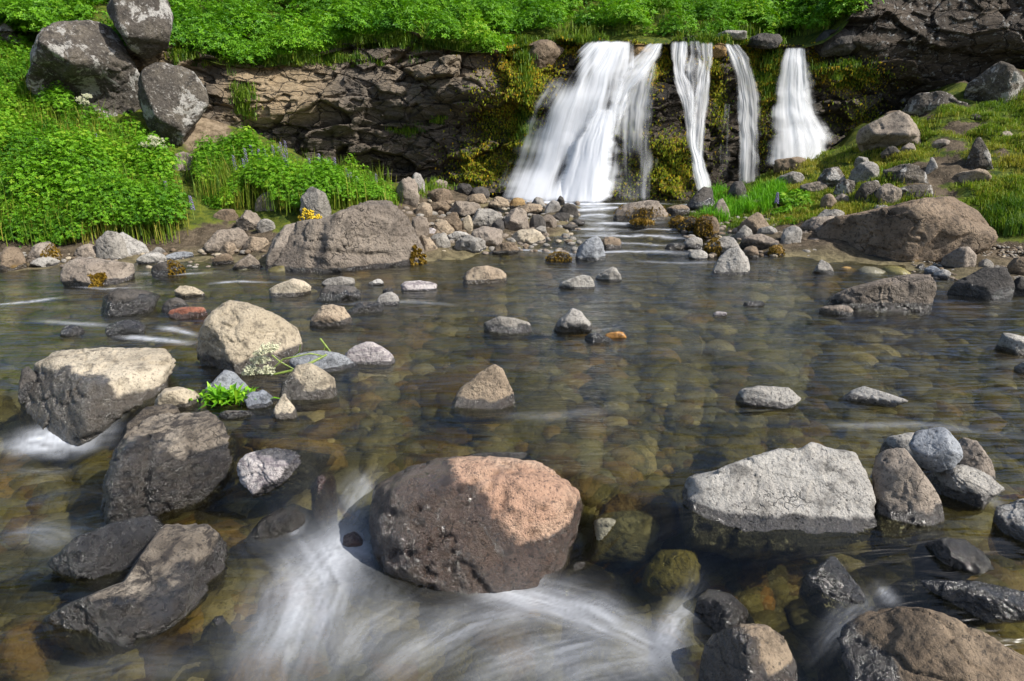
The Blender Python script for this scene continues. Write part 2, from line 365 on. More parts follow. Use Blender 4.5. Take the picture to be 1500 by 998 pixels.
def fall_material():
    m = NB('falling_water')
    fl = m.n('ShaderNodeAttribute', None, attribute_name='flow').outputs['Vector']
    mp1 = m.n('ShaderNodeMapping', {'Vector': fl, 'Scale': (7, 0.45, 3)}).outputs[0]
    mp2 = m.n('ShaderNodeMapping', {'Vector': fl, 'Scale': (24, 0.7, 3)}).outputs[0]
    a = m.noise(mp1, 1.0, 3, 0.5, 0.2); b = m.noise(mp2, 1.0, 3, 0.55, 0.1)
    s = m.math('ADD', m.math('MULTIPLY', a, 0.68), m.math('MULTIPLY', b, 0.32))
    d = m.attr('dens')
    al = m.ramp(m.math('ADD', m.math('MULTIPLY', m.math('SUBTRACT', s, 0.5), 1.9), d), 0.08, 1.1)
    al = m.math('MULTIPLY', al, m.ramp(d, 0.0, 0.35))
    df = m.n('ShaderNodeBsdfDiffuse', {'Color': (0.90, 0.92, 0.95), 'Normal': m.bump(s, 0.12, 0.03)}).outputs[0]
    tl = m.n('ShaderNodeBsdfTranslucent', {'Color': (0.90, 0.92, 0.96)}).outputs[0]
    w2 = m.n('ShaderNodeMixShader', {0: 0.48, 1: df, 2: tl}).outputs[0]
    tp = m.n('ShaderNodeBsdfTransparent').outputs[0]
    return m.done(m.n('ShaderNodeMixShader', {0: m.math('MINIMUM', al, 0.96), 1: tp, 2: w2}).outputs[0])
M_FALL = fall_material()
# ------------------------------------------------------------------ the lie of the land
def yedge(x):                            # where the pool spills over into the lower foreground
    return np.interp(x, [-4, -1.7, -1.2, -0.7, -0.2, 0.25, 0.45, 0.9, 1.6, 3], [3.2, 2.9, 2.55, 2.32, 2.27, 2.2, 2.0, 1.83, 1.78, 1.8])
def zw(x, y):                            # water level
    x = np.asarray(x, float); y = np.asarray(y, float)
    up = 0.22*sstep(6.0, 9.0, y) + 0.012*np.sin(y*9+np.sin(x*3))*sstep(6.0, 6.8, y)*sstep(9.3, 8.8, y)
    return up - np.interp(x, [0.4, 1.1], [0.21, 0.15])*sstep(0.07, -0.22, (y-yedge(x))/(1+2.0*sstep(.5, 1.1, x)))

_c = []
def cp(px, py, Y): _c.append(P(px, py, Y))
def cz(px, py, z): _c.append(G(px, py, z))
def cw(x, y, z): _c.append(np.array([x, y, z], float))
# waterline and left bank
for q in ((-250, 400, 0.03), (0, 392, 0.02), (100, 383, 0.03), (200, 376, 0.03), (300, 372, 0.03), (380, 385, 0.0), (500, 380, 0.02), (620, 380, 0.01), (690, 366, 0.04), (760, 352, 0.08), (805, 336, 0.13), (830, 318, 0.18), (845, 303, 0.235)): cz(*q)
for q in ((0, 330, 6.75), (0, 290, 7.1), (100, 300, 7.1), (200, 310, 7.1), (100, 240, 7.7), (0, 190, 8.2), (100, 175, 8.5), (0, 110, 9.0), (0, 50, 10.0), (-200, 250, 7.6), (-200, 120, 9.2), (150, -20, 12.0), (270, 300, 7.3), (280, 240, 8.2), (270, 180, 8.75), (200, 200, 8.5), (340, 330, 7.1), (350, 290, 7.7), (350, 215, 8.6), (450, 245, 8.6), (450, 300, 7.4), (550, 280, 8.3), (580, 305, 7.8), (600, 268, 9.2), (650, 335, 7.3), (700, 325, 7.9), (700, 292, 8.9), (650, 275, 9.3), (760, 303, 9.0), (760, 320, 8.2)): cp(*q)
# right bank
for q in ((1000, 332, 0.10), (1060, 350, 0.05), (1110, 368, 0.03), (1180, 375, 0.02), (1300, 380, 0.02), (1380, 392, 0.02), (1440, 410, 0.01), (1560, 440, 0.03), (1800, 470, 0.06)): cz(*q)
for q in ((1020, 305, 8.9), (1060, 285, 9.0), (1150, 268, 8.9), (1200, 240, 9.2), (1250, 212, 9.5), (1350, 196, 8.9), (1130, 310, 8.0), (1200, 300, 7.8), (1300, 275, 7.5), (1400, 258, 7.6), (1500, 232, 7.8), (1500, 320, 6.7), (1500, 380, 6.1), (1400, 320, 6.9), (1480, 172, 9.0), (1360, 160, 9.6), (1450, 115, 10.1), (1520, 130, 9.6), (1650, 200, 8.4), (1750, 300, 6.6), (1240, 330, 7.0)): cp(*q)
# stream bed
for q in ((0, 0.5, -.55), (-1, 1.5, -.5), (0, 1.5, -.52), (1, 1.5, -.5), (-1.2, 2.3, -.42), (0, 2.3, -.33), (1.2, 2.3, -.33), (-2.5, 2.5, -.4), (2.5, 2.5, -.36), (-1.5, 3.2, -.28), (0, 3.2, -.22), (1.5, 3.2, -.22), (3, 3.4, -.25), (-3, 4, -.25), (-1, 4.3, -.22), (1, 4.3, -.24), (3, 4.5, -.26), (-3, 5.2, -.16), (-1, 5.3, -.18), (0.8, 5.5, -.22), (2.6, 5.4, -.2), (0.6, 6.5, -.16), (1.5, 6.3, -.16), (0.9, 7.3, -.04), (1.1, 8.3, 0.08), (1.2, 9.1, 0.12), (0.3, 9.3, 0.10), (2.4, 9.3, 0.12), (-4, 3, -.3), (-5, 4.5, -.2), (4, 3.5, -.25), (0, -3, -.6), (-3, -2, -.6), (3, -2, -.6), (-2.5, 1, -.5), (2.5, 1, -.5)): cw(*q)
for q in ((-9, 4, .2), (-9, 7, 1.2), (-10, 10, 2.6), (-10, 14, 4), (7.5, 4, .2), (9, 7, 1.4), (10, 10, 2.6), (2, 11, 0.1), (0, 11, 0.1), (-2.5, 10.2, .4), (4, 11, .4), (6, 11.5, 1.2), (8, 12, 2), (0, 14, 0.2), (-9, -3, .2), (9, -3, .2)): cw(*q)
_c = np.array(_c)
_tps = TPS(_c[:, :2], _c[:, 2], 2e-2)
def zt(x, y):
    x = np.asarray(x, float); y = np.asarray(y, float)
    return _tps(np.stack([x.ravel(), y.ravel()], 1)).reshape(x.shape)
def hit(px, py, water=True):             # where a pixel's ray meets ground or water
    d = ray(px, py); t = np.linspace(0.0007, 0.016, 2400); t = t**1.0
    p = CAM + d*t[:, None]
    s = zt(p[:, 0], p[:, 1])
    if water: s = np.maximum(s, np.where(p[:, 1] < 9.6, zw(p[:, 0], p[:, 1]), -9))
    k = np.nonzero(p[:, 2] < s)[0]
    return p[k[0]] if len(k) else p[-1]

# ground sheet
u = np.linspace(-1, 1, 420); X1 = 5.2*u+6.0*u**3+14*u**9
v = np.concatenate([np.linspace(-8, 0.8, 20)[:-1], np.linspace(0.8, 11.5, 400), np.linspace(11.6, 60, 30)])
XX, YY = np.meshgrid(X1, v); ZZ = zt(XX, np.clip(YY, -4, 13.5))
pp = np.stack([XX.ravel(), YY.ravel(), ZZ.ravel()], 1)
dep = ZZ.ravel()-zw(pp[:, 0], pp[:, 1])
def zn(p, d):                            # roughness of the ground
    q = np.array([1.0, 1.0, 0.0])*p
    r = 0.05*fbm(q*2.3, 5, 3)+0.022*fbm(q*9, 3, 5)+0.10*sstep(0.1, 0.5, d)*fbm(q*1.1+5, 4, 8)
    rt = sstep(0.12, 0.4, d)*(p[:, 0] > 0.5)*(p[:, 1] > 5)
    return r + rt*(0.10*np.abs(fbm(q*2.1+8, 3, 12))*2-0.06 + 0.05*fbm(q*5.2, 3, 14))
def zg(x, y):
    z = zt(x, y); p = np.stack([x, y, z], 1); return z+zn(p, z-zw(x, y))
ZN = zn(pp, dep)
pp[:, 2] += ZN
bed = sstep(0.06, -0.04, dep)
px_, py_, dz_ = pix(pp)
gl = sstep(0.08, 0.22, dep)*(pp[:, 0] < -0.5)*sstep(640, 560, px_)
scree = np.exp(-(((px_-300)/42)**2+((py_-190)/46)**2)**2)*(pp[:, 1] > 7)*(pp[:, 1] < 9.6)
gl = gl*(1-scree)
gr = sstep(0.06, 0.2, dep)*(pp[:, 0] > 0.5)
soil = fbm(pp*np.array([0.9, 0.9, 2.2])+3, 4, 33)
gr = gr*np.where(px_ > 1230, sstep(0.42, 0.18, soil), 1.0)
mk('ground', pp, gridfaces(len(v), len(X1)), M_GROUND, {'scree': scree, 'bed': bed, 'green': np.clip(gl+gr, 0, 1)})['kind'] = 'structure'

# ------------------------------------------------------------------ water sheet with foam
ys = 0.55*(9.75/0.55)**np.linspace(0, 1, 620); ss = np.linspace(-1.32, 1.32, 620)
WY = np.repeat(ys[:, None], len(ss), 1); WX = ss[None]*(WY+0.35)
wp = np.stack([WX.ravel(), WY.ravel(), np.zeros(WX.size)], 1)
wp[:, 2] = zw(wp[:, 0], wp[:, 1])
turb = sstep(0.15, -0.25, wp[:, 1]-yedge(wp[:, 0]))*sstep(1.0, 0.4, wp[:, 0])
wp[:, 2] += 0.006*fbm(wp*np.array([2.2, 5.5, 1]), 3, 40) + (0.02*turb+0.018*sstep(6.2, 7, wp[:, 1]))*fbm(wp*np.array([4.0, 7, 1]), 3, 44)
foam = np.zeros(len(wp))
def stroke(pts, wd, st, sharp=0.52, fr=1.3):
    global foam
    pts = np.array(pts, float)
    q = np.array([hitw(a, b) for a, b in pts])[:, :2]
    pc = pts.mean(0); sc_ = np.linalg.norm(ray(pc[0], pc[1]))
    dist = np.linalg.norm(np.r_[q.mean(0), 0]-CAM)
    wm = wd*dist/sc_*1.25
    sel = np.nonzero((wp[:, 0] > q[:, 0].min()-3*wm) & (wp[:, 0] < q[:, 0].max()+3*wm) & (wp[:, 1] > q[:, 1].min()-3*wm) & (wp[:, 1] < q[:, 1].max()+3*wm))[0]
    w2 = wp[sel, :2]; best = np.full(len(sel), 9e9); al = np.zeros(len(sel)); ac = np.zeros(len(sel)); fr_ = np.zeros(len(sel)); L = 0
    tot = sum(np.linalg.norm(q[i+1]-q[i]) for i in range(len(q)-1))
    for i in range(len(q)-1):
        a, b = q[i], q[i+1]; d = b-a; l = np.linalg.norm(d); d = d/l; r = w2-a
        t = np.clip(r@d, 0, l); e = r-t[:, None]*d; dd = np.linalg.norm(e, axis=1)
        m = dd < best; best = np.where(m, dd, best); al = np.where(m, L+t, al); ac = np.where(m, e[:, 0]*d[1]-e[:, 1]*d[0], ac); L += l
    wob = fbm(np.stack([w2[:, 0]*5, w2[:, 1]*5, np.full(len(w2), wd)], 1), 3, 50)
    core = np.exp(-(best/(wm*(1+0.45*wob)))**2*1.1)
    ends = sstep(0, 0.22, al/tot)*sstep(1.0, 0.62, al/tot)*0.8+0.2
    stk = fbm(np.stack([ac/wm*4*fr, al/wm*0.6, np.full(len(w2), 3.3+wd)], 1), 4, 60, 0.65)
    stk = np.clip(0.5+1.15*stk, 0, 1)
    st_ = st*(0.47 if pts[:, 1].mean() > 700 else 1.0); val = st_*core*ends*(1-sharp+sharp*stk*1.6)
    foam[sel] = 1-(1-foam[sel])*(1-np.clip(val, 0, 0.98))
def hitw(px, py):
    z = 0.0
    for k in range(12):
        g = G(px, py, z); z = 0.5*z+0.5*float(zw(g[0], g[1]))
    return g
for s_ in (
    ([(430, 790), (455, 815), (475, 860), (450, 930), (420, 1010)], 58, 0.72), 
    ([(545, 790), (490, 806), (440, 860), (400, 960), (390, 1020)], 40, 0.60), ([(470, 810), (520, 800), (560, 815)], 22, 0.6),
    ([(690, 845), (770, 872), (870, 900), (960, 945), (1010, 990)], 36, 0.85), ([(700, 850), (740, 865), (800, 890)], 26, 0.6),
    ([(800, 880), (690, 915), (600, 960), (520, 1020)], 42, 0.50), ([(900, 930), (760, 965), (640, 1010)], 40, 0.45),
    ([(980, 960), (850, 985), (760, 1020)], 34, 0.4), ([(620, 870), (540, 920), (470, 1000)], 30, 0.3),
    ([(20, 770), (70, 785), (110, 800)], 20, 0.3), ([(160, 631), (90, 640), (0, 654)], 11, 0.75), 
    ([(1015, 865), (988, 905), (970, 960)], 15, 0.75), ([(545, 700), (522, 732), (505, 768)], 16, 0.55), ([(438, 765), (430, 790)], 9, 0.6),
    ([(1290, 858), (1312, 888)], 11, 0.55), 
    ([(1440, 718), (1468, 748)], 9, 0.35), ([(1280, 870), (1240, 905), (1190, 960)], 16, 0.25), ([(820, 790), (800, 830), (770, 860)], 14, 0.4), ([(60, 1000), (200, 975), (330, 985)], 40, 0.12),
    ([(820, 372), (900, 369), (1010, 371)], 5, 0.55), ([(870, 347), (940, 345), (1020, 349)], 4, 0.55), ([(800, 338), (850, 335), (920, 336)], 4, 0.5), ([(840, 310), (900, 304), (930, 306)], 5, 0.7),
    ([(860, 326), (910, 328), (970, 326)], 4, 0.55), ([(750, 366), (800, 368), (850, 374)], 4, 0.4), ([(930, 338), (990, 336), (1030, 340)], 3, 0.4), ([(860, 356), (930, 357), (1000, 360)], 4, 0.35), ([(930, 383), (1000, 386), (1060, 384)], 5, 0.2), ([(840, 318), (880, 315), (920, 318)], 4, 0.5),
    ([(735, 292), (800, 296), (900, 299), (970, 299)], 9, 1.0), ([(760, 298), (830, 302), (900, 304)], 5, .7), ([(1000, 300), (1040, 300)], 4, 0.5),
    ([(170, 492), (240, 499), (290, 506)], 7, 0.5), ([(235, 478), (270, 486), (290, 492)], 6, 0.45), ([(90, 436), (40, 442), (-20, 447)], 6, 0.45), ([(310, 415), (350, 412), (395, 414)], 4, 0.45), ([(50, 470), (120, 474), (180, 478)], 6, 0.25), ([(200, 400), (260, 402), (320, 398)], 4, 0.3), ([(500, 445), (600, 442), (680, 448)], 6, 0.15), ([(100, 418), (150, 424), (220, 420)], 4, 0.3),
    ([(250, 520), (180, 600), (140, 630)], 6, 0.2), ([(1200, 625), (1350, 622), (1490, 640)], 8, 0.14), ([(900, 600), (800, 610), (720, 606)], 10, 0.08)):
    stroke(*s_)
sheen_streak = fbm(wp*np.array([1.1, 6.5, 1]), 4, 71)
foam = np.clip(foam + 0.02*sstep(0.0, 0.6, sheen_streak)*sstep(2.4, 4.0, wp[:, 1])*sstep(3.5, -1.0, wp[:, 0]), 0, 0.97)  # faint pale streaks painted on as the pool's sheen, apart from the foam
mk('water', wp, gridfaces(len(ys), len(ss)), M_WATER, {'foam': foam})['kind'] = 'structure'

# ------------------------------------------------------------------ cliff with the ledge the water falls over
_y = [(200, 60, 9.3), (200, 230, 8.7), (200, 300, 8.6), (300, 80, 9.35), (300, 160, 9.0), (300, 230, 8.75), (300, 300, 8.6), (400, 95, 9.5), (400, 150, 9.15), (400, 195, 9.1), (400, 225, 9.3), (400, 300, 9.2), (500, 80, 9.7), (500, 150, 9.4), (500, 180, 9.35), (500, 210, 9.65), (500, 270, 9.6), (600, 60, 9.9), (600, 90, 9.6), (600, 140, 9.6), (600, 180, 9.6), (600, 205, 9.85), (600, 280, 9.75), (700, 70, 9.65), (700, 110, 9.45), (700, 148, 9.55), (700, 168, 9.9), (700, 280, 9.8), (770, 65, 10.0), (760, 150, 9.85), (760, 290, 9.65), (850, 60, 10.1), (850, 150, 9.85), (850, 300, 9.5), (930, 60, 10.1), (930, 150, 9.75), (930, 300, 9.4), (980, 60, 10.1), (980, 150, 9.7), (990, 300, 9.35), (1050, 60, 10.1), (1050, 150, 10.05), (1050, 300, 9.85), (1100, 60, 10.15), (1100, 280, 10.05), (1170, 65, 10.3), (1170, 250, 10.2), (1215, 60, 10.2), (1230, 130, 10.45), (1230, 260, 10.45), (1275, 0, 10.2), (1280, 90, 10.25), (1280, 140, 10.9), (1280, 220, 10.9), (1350, 0, 10.4), (1350, 100, 10.4), (1350, 140, 10.9), (1350, 220, 10.9), (1500, 0, 10.3), (1500, 80, 10.2), (1500, 120, 10.7), (1500, 200, 10.7), (1650, 0, 10.0), (1650, 150, 10.3), (1350, -120, 10.6), (1600, -120, 10.4)]
_y = np.array(_y, float); _yt = TPS(_y[:, :2]/100, _y[:, 2], 5e-3)
def yface(px, py): return _yt(np.stack([np.ravel(px), np.ravel(py)], 1)/100).reshape(np.shape(px))
def lip(px):
    px = np.asarray(px, float); q_ = np.stack([px.ravel()/20, px.ravel()*0, px.ravel()*0+3.3], 1)
    return 5.0*fbm(q_, 3, 88).reshape(px.shape) + np.interp(px, [100, 200, 255, 330, 400, 470, 530, 600, 640, 700, 745, 760, 800, 850, 900, 960, 1000, 1050, 1100, 1150, 1180, 1210, 1240, 1262, 1285, 1320, 1900], [70, 70, 62, 88, 92, 76, 57, 52, 62, 72, 70, 62, 56, 60, 62, 58, 56, 58, 60, 64, 66, 56, 30, 0, -70, -110, -130])
def basel(px): return np.interp(px, [100, 200, 400, 600, 750, 1050, 1100, 1200, 1300, 1400, 1500, 1700, 1900], [280, 290, 310, 310, 318, 318, 310, 290, 250, 220, 190, 190, 200])
NC, NR, NB_ = 1000, 300, 24
pxs = np.linspace(170, 1850, NC)
pv = np.linspace(0, 1, NR)
CPX = np.repeat(pxs[None], NR, 0); CPY = basel(pxs)[None]+(lip(pxs)-basel(pxs))[None]*pv[:, None]
CY = yface(CPX, CPY)
cpnt = P(CPX, CPY, CY).reshape(-1, 3)
back = []
for k in range(1, NB_+1):
    b = cpnt.reshape(NR, NC, 3)[-1].copy(); b[:, 1] += 0.05*k; b[:, 0] += b[:, 0]*0.004*k; b[:, 2] -= 0.006*k; back.append(b)
cp_ = np.concatenate([cpnt, np.concatenate(back)]); CPXf = np.r_[CPX.ravel(), np.tile(pxs, NB_)]; CPYf = np.r_[CPY.ravel(), np.tile(lip(pxs), NB_)]
fall_zone = sstep(760, 800, CPXf)*sstep(1225, 1190, CPXf)
q = cp_*np.array([1.0, 1.0, 1.0])
wr = np.stack([fbm(q*1.3, 4, 80), fbm(q*1.3, 4, 81), fbm(q*1.3, 4, 82)], 1)*0.8
f1, f2, rid = voro(q*np.array([1.5, 1.2, 3.4])+wr*.6, 5)
g1, g2, rid2 = voro(q*np.array([4.2, 3.4, 9.0])+wr*1.2, 6)
disp = (rid-0.5)*0.40 + (rid2-0.5)*0.15 - 0.04*sstep(0.08, 0.0, f2-f1)
strata = np.sin(cp_[:, 2]*9+fbm(cp_*np.array([0.6, .6, 1]), 3, 90)*3)
disp = disp + 0.05*strata + 0.10*fbm(cp_*np.array([2.2, 2.2, 4]), 5, 91) + 0.03*fbm(cp_*14, 4, 92)
pale = sstep(330, 300, CPXf)*0.0 + sstep(300, 350, CPXf)*sstep(520, 430, CPXf)*sstep(190, 165, CPYf) + 0.8*sstep(330, 250, CPXf)*sstep(250, 180, CPYf)
pale = np.clip(pale + 0.35*sstep(520, 600, CPXf)*sstep(740, 700, CPXf)*sstep(150, 100, CPYf), 0, 1)
disp = disp*(1-0.15*fall_zone)*(1-0.5*sstep(1235, 1270, CPXf))*(1-0.55*np.clip(pale, 0, 1)*sstep(560, 500, CPXf)) - 0.09*fall_zone
drn = np.stack([-CPXf*0+ -(CPXf-750)/2400, -np.ones_like(CPXf), 0.1*np.ones_like(CPXf)], 1)
cp_ = cp_ + drn*disp[:, None]
def ell(cx, cy, rx, ry, s=1.0): return s*np.exp(-(((CPXf-cx)/rx)**2+((CPYf-cy)/ry)**2))
MOSS = [(770, 95, 45, 45, 1.0), (765, 190, 28, 80, .9), (715, 175, 30, 40, .55), (700, 250, 45, 35, .75), (940, 75, 30, 22, 1.1), (980, 80, 16, 20, .9), (958, 105, 16, 26, .7), (985, 245, 38, 48, 1.0), (1040, 90, 14, 40, .9), (1055, 150, 14, 60, .6), (1125, 105, 26, 45, 1.1), (1100, 65, 40, 14, .9), (1195, 90, 16, 30, .6), (1245, 115, 50, 22, .7), (1085, 55, 30, 14, .8), (930, 200, 30, 70, .25), (830, 66, 40, 12, 1.0), (1120, 200, 14, 60, .45), (910, 270, 30, 30, .3), (1260, 180, 40, 40, .45)]
moss = np.clip(sum(ell(*e) for e in MOSS), 0, 1)
wet_shade = np.clip(sstep(720, 790, CPXf)*sstep(1260, 1215, CPXf) + 0.6*sstep(150, 230, CPYf)*sstep(330, 420, CPXf)*sstep(800, 760, CPXf), 0, 1)  # wet behind the falls; second term paints the lower left cliff's shade
lich = sstep(1230, 1290, CPXf)*0.9  # right cliff: lichen spots plus shade painted into the colour
mk('cliff', cp_, gridfaces(NR+NB_, NC), M_CLIFF, {'pale': pale, 'moss': moss, 'wet': wet_shade, 'lich': lich})['kind'] = 'structure'
CLIFF_P = cp_[:NR*NC].reshape(NR, NC, 3)
def cliff_at(px, py):
    j = np.clip(np.searchsorted(pxs, px), 0, NC-1); vv = (py-basel(px))/(lip(px)-basel(px))
    i = np.clip((vv*(NR-1)).astype(int), 0, NR-1); return CLIFF_P[i, j]

# hillside behind the cliff
lp = P(pxs, lip(pxs), yface(pxs, lip(pxs)))
def hill(x, y):
    k = np.argsort(lp[:, 0]); xs = np.linspace(-14, 18, 400)
    yl = np.interp(xs, lp[k, 0], lp[k, 1]); zl = np.interp(xs, lp[k, 0], lp[k, 2])
    zl = np.where(xs < -5.6, 2.35, zl)
    ker = np.exp(-np.linspace(-2, 2, 9)**2); ker /= ker.sum()
    yl = np.convolve(np.pad(yl, 4, 'edge'), ker, 'valid'); zl = np.convolve(np.pad(zl, 4, 'edge'), ker, 'valid')
    a = np.interp(x, xs, yl); b = np.interp(x, xs, zl)
    t = y-a
    z = b - 0.06 + 0.10*np.clip(t, -.5, .6) + 0.40*np.clip(t-0.5, 0, 5.5) + 0.02*np.clip(t-6, 0, 60)
    return z, t
hx = np.linspace(-30, 34, 300); ht = np.concatenate([np.linspace(-0.1, 8, 120), np.linspace(8.2, 90, 40)])
HX = np.repeat(hx[None], len(ht), 0); HYl = hill(hx, hx*0)[1]*-1
HY = HYl[None]+ht[:, None]
hz, _ = hill(HX.ravel(), HY.ravel())
hp = np.stack([HX.ravel(), HY.ravel(), hz], 1)
lump = lambda p: 0.16*fbm(p*np.array([.9, .9, 0])+2, 4, 120)+0.05*fbm(p*np.array([3.3, 3.3, 0]), 3, 121)
hp[:, 2] += lump(hp)*sstep(0, 0.8, np.repeat(ht, len(hx)))
mk('hillside', hp, gridfaces(len(ht), len(hx)), M_GROUND, {'green': np.ones(len(hp)), 'bed': np.zeros(len(hp)), 'scree': np.zeros(len(hp))})['kind'] = 'structure'

# ------------------------------------------------------------------ the falls
def fall(label, rows, layers=3, bulge=0.12, off=0.10, holes=(), flare=0.0, kink=0.03, seed=0, gain=1.0, NU=90, NV=160):
    Vs = []; Fs = []; fl = []; de = []; n = 0
    for ri, rows in enumerate(rows if isinstance(rows[0], list) else [rows]):   # py, left px, right px, density
        rows = np.array(rows, float)
        vv = np.linspace(0, 1, NV); py = rows[0, 0]+(rows[-1, 0]-rows[0, 0])*vv
        def sm(c):
            y = np.interp(py, rows[:, 0], c); k = np.exp(-np.linspace(-2, 2, 17)**2); k /= k.sum()
            return np.convolve(np.pad(y, 8, 'reflect', reflect_type='odd'), k, 'valid')
        xl, xr, dn = sm(rows[:, 1]), sm(rows[:, 2]), sm(rows[:, 3])
        for L in range(layers):
            u = np.linspace(0, 1, NU)
            grow = (L-(layers-1)/2)*0.10+.08
            PX = xl[:, None]+(xr-xl)[:, None]*((u-0.5)*(1+grow)+0.5)[None]; PY = np.repeat(py[:, None], NU, 1)
            PX = PX + 1.8*fbm(np.stack([PX.ravel()/34, PY.ravel()/26, np.full(PX.size, seed*3.0)], 1), 3, 145).reshape(PX.shape)*sstep(0, .15, vv)[:, None]
            Yb = yface(PX, PY) - off - 0.045*L
            Yb = Yb - bulge*np.sqrt(np.clip(1-(2*u-1)**2, 0, 1))[None]*(0.25+0.75*vv[:, None])
            s0 = np.stack([np.repeat(u[None]*6, NV, 0).ravel(), np.repeat(vv[:, None]*1.5, NU, 1).ravel(), np.full(NU*NV, seed+L*.7)], 1)
            kn = fbm(np.stack([np.repeat(u[None]*2.6, NV, 0).ravel(), np.full(NU*NV, L*.3), np.full(NU*NV, seed*2.2)], 1), 3, 152).reshape(NV, NU)
            for q_ in range(4):
                a_ = (.16+.21*q_+.05*math.sin(seed*3+q_*2.1)); tq = (vv[:, None]-a_-.13*kn)/.05
                Yb = Yb - kink*(sstep(-1, 1, tq)-np.clip(.5+tq/8, 0, 1))
            Yb = Yb + 0.035*fbm(s0, 3, 130+seed).reshape(NV, NU) - flare*sstep(0.8, 1.0, vv)[:, None]
            p = P(PX, PY, Yb).reshape(-1, 3)
            ur = u[None]+0.16*fbm(np.stack([np.repeat(vv[:, None]*7, NU, 1).ravel(), np.repeat(u[None]*1.2, NV, 0).ravel(), np.full(NU*NV, seed+L*4.1)], 1), 4, 151, .6).reshape(NV, NU)
            edge = sstep(0, 0.30, ur)*sstep(1, 0.70, ur)
            d = dn[:, None]*edge*gain - 0.42*np.clip(fbm(np.stack([np.repeat(u[None]*3.5, NV, 0).ravel()+L*2.3, np.repeat(vv[:, None]*4.2, NU, 1).ravel(), np.full(NU*NV, seed*1.7)], 1), 3, 148).reshape(NV, NU)-.02, 0, 1)*edge
            for (cx, cy, rx, ry, s, ang) in holes:
                ca, sa = math.cos(ang), math.sin(ang); ex = (PX-cx)*ca+(PY-cy)*sa; ey = -(PX-cx)*sa+(PY-cy)*ca
                d = d - s*np.exp(-((ex/rx)**2+(ey/ry)**2))
            d = d*sstep(0.0, 0.03, vv)[:, None]*(sstep(1.0, 0.96, vv)[:, None]*0.7+0.3)
            Vs.append(p); Fs.append(gridfaces(NV, NU)+n); n += len(p); de.append(np.clip(d, 0, 1.3).ravel())
            wpx = (xr-xl).mean()/100
            fl.append(np.stack([np.repeat((u*wpx)[None], NV, 0).ravel()+L*3.1+seed, np.repeat(vv[:, None]*(rows[-1, 0]-rows[0, 0])/100, NU, 1).ravel(), np.full(NU*NV, L*5.3+seed)], 1))
    o = mk('waterfall', np.concatenate(Vs), np.concatenate(Fs), M_FALL, {'dens': np.concatenate(de), 'flow': np.concatenate(fl)})
    return tag(o, label, 'waterfall')
fall('broadest white waterfall fanning out down the left end of the mossy ledge',
     [(58, 866, 926, .95), (80, 842, 926, .9), (110, 812, 922, .85), (160, 782, 918, .76), (220, 762, 910, .8), (297, 730, 904, 1.05)], 3, 0.22, 0.10,
     holes=[(838, 112, 13, 24, .7, .3), (838, 232, 9, 62, .75, .62), (890, 140, 7, 30, .35, .1), (800, 160, 9, 40, .3, .3), (782, 240, 8, 40, .25, .2), (866, 95, 5, 24, .4, .25)], flare=0.1, seed=1, gain=1.05)
fall('bright lower curtain of white water bulging at the foot of the broad fall',
     [(158, 868, 905, .3), (180, 852, 908, .75), (205, 838, 905, 1.25), (250, 822, 900, 1.3), (297, 808, 896, 1.3)], 2, 0.25, 0.26, seed=2, gain=1.1, kink=0.0)
fall('narrow white stream leaning left into the broad fall from the ledge',
     [(62, 952, 975, .75), (85, 925, 968, .7), (105, 905, 955, .75), (130, 898, 930, .8), (160, 890, 918, .7), (200, 885, 908, .5)], 2, 0.08, 0.14, seed=3)
fall('thin veil of trickles over the dark rock beside the broad fall',
     [(88, 940, 966, .5), (120, 918, 962, .52), (150, 905, 962, .62), (158, 902, 962, .5), (200, 898, 962, .42), (296, 896, 962, .40)], 2, 0.06, 0.10, holes=[(925, 250, 18, 50, .22, 0)], seed=4)
fall('braided white stream in the middle dropping in three threads to a slanting jet',
     [[(58, 984, 1010, .9), (85, 982, 1008, .85), (108, 984, 1006, .9), (125, 990, 1016, .8), (150, 998, 1024, .75), (185, 1004, 1024, .75), (215, 1007, 1026, .8), (240, 1012, 1034, .95), (284, 1020, 1050, 1.05)],
      [(58, 1010, 1026, .6), (80, 1008, 1030, .55), (95, 1004, 1034, .75), (115, 1006, 1030, .6), (150, 1008, 1026, .5), (190, 1010, 1022, .4)],
      [(60, 1026, 1046, .8), (90, 1028, 1044, .75), (115, 1024, 1042, .85), (145, 1018, 1042, .75), (180, 1018, 1036, .65), (215, 1016, 1034, .5), (260, 1014, 1030, .3)]], 2, 0.06, 0.12, seed=5, NU=50, gain=.82)
fall('slim curved waterfall between mossy rocks, second from the right',
     [(62, 1058, 1080, .7), (82, 1066, 1098, .7), (110, 1074, 1108, .72), (150, 1078, 1114, .66), (200, 1080, 1117, .62), (272, 1078, 1118, .5)], 2, 0.08, 0.14, holes=[(1075, 190, 6, 70, .2, 0)], seed=6, gain=.85)
fall('faint thread of water left of the slim curved waterfall',
     [(150, 1060, 1072, .5), (200, 1054, 1070, .42), (262, 1050, 1072, .25)], 1, 0.03, 0.10, seed=7, NU=30)
fall('shaded bluish waterfall farthest right, widening in two steps beside the dark cliff',
     [(68, 1150, 1182, .7), (90, 1143, 1186, .8), (140, 1134, 1192, .85), (164, 1131, 1198, 1.0), (180, 1130, 1208, .85), (205, 1128, 1220, .95), (245, 1124, 1228, .9)], 3, 0.15, 0.12, seed=8, gain=.80)
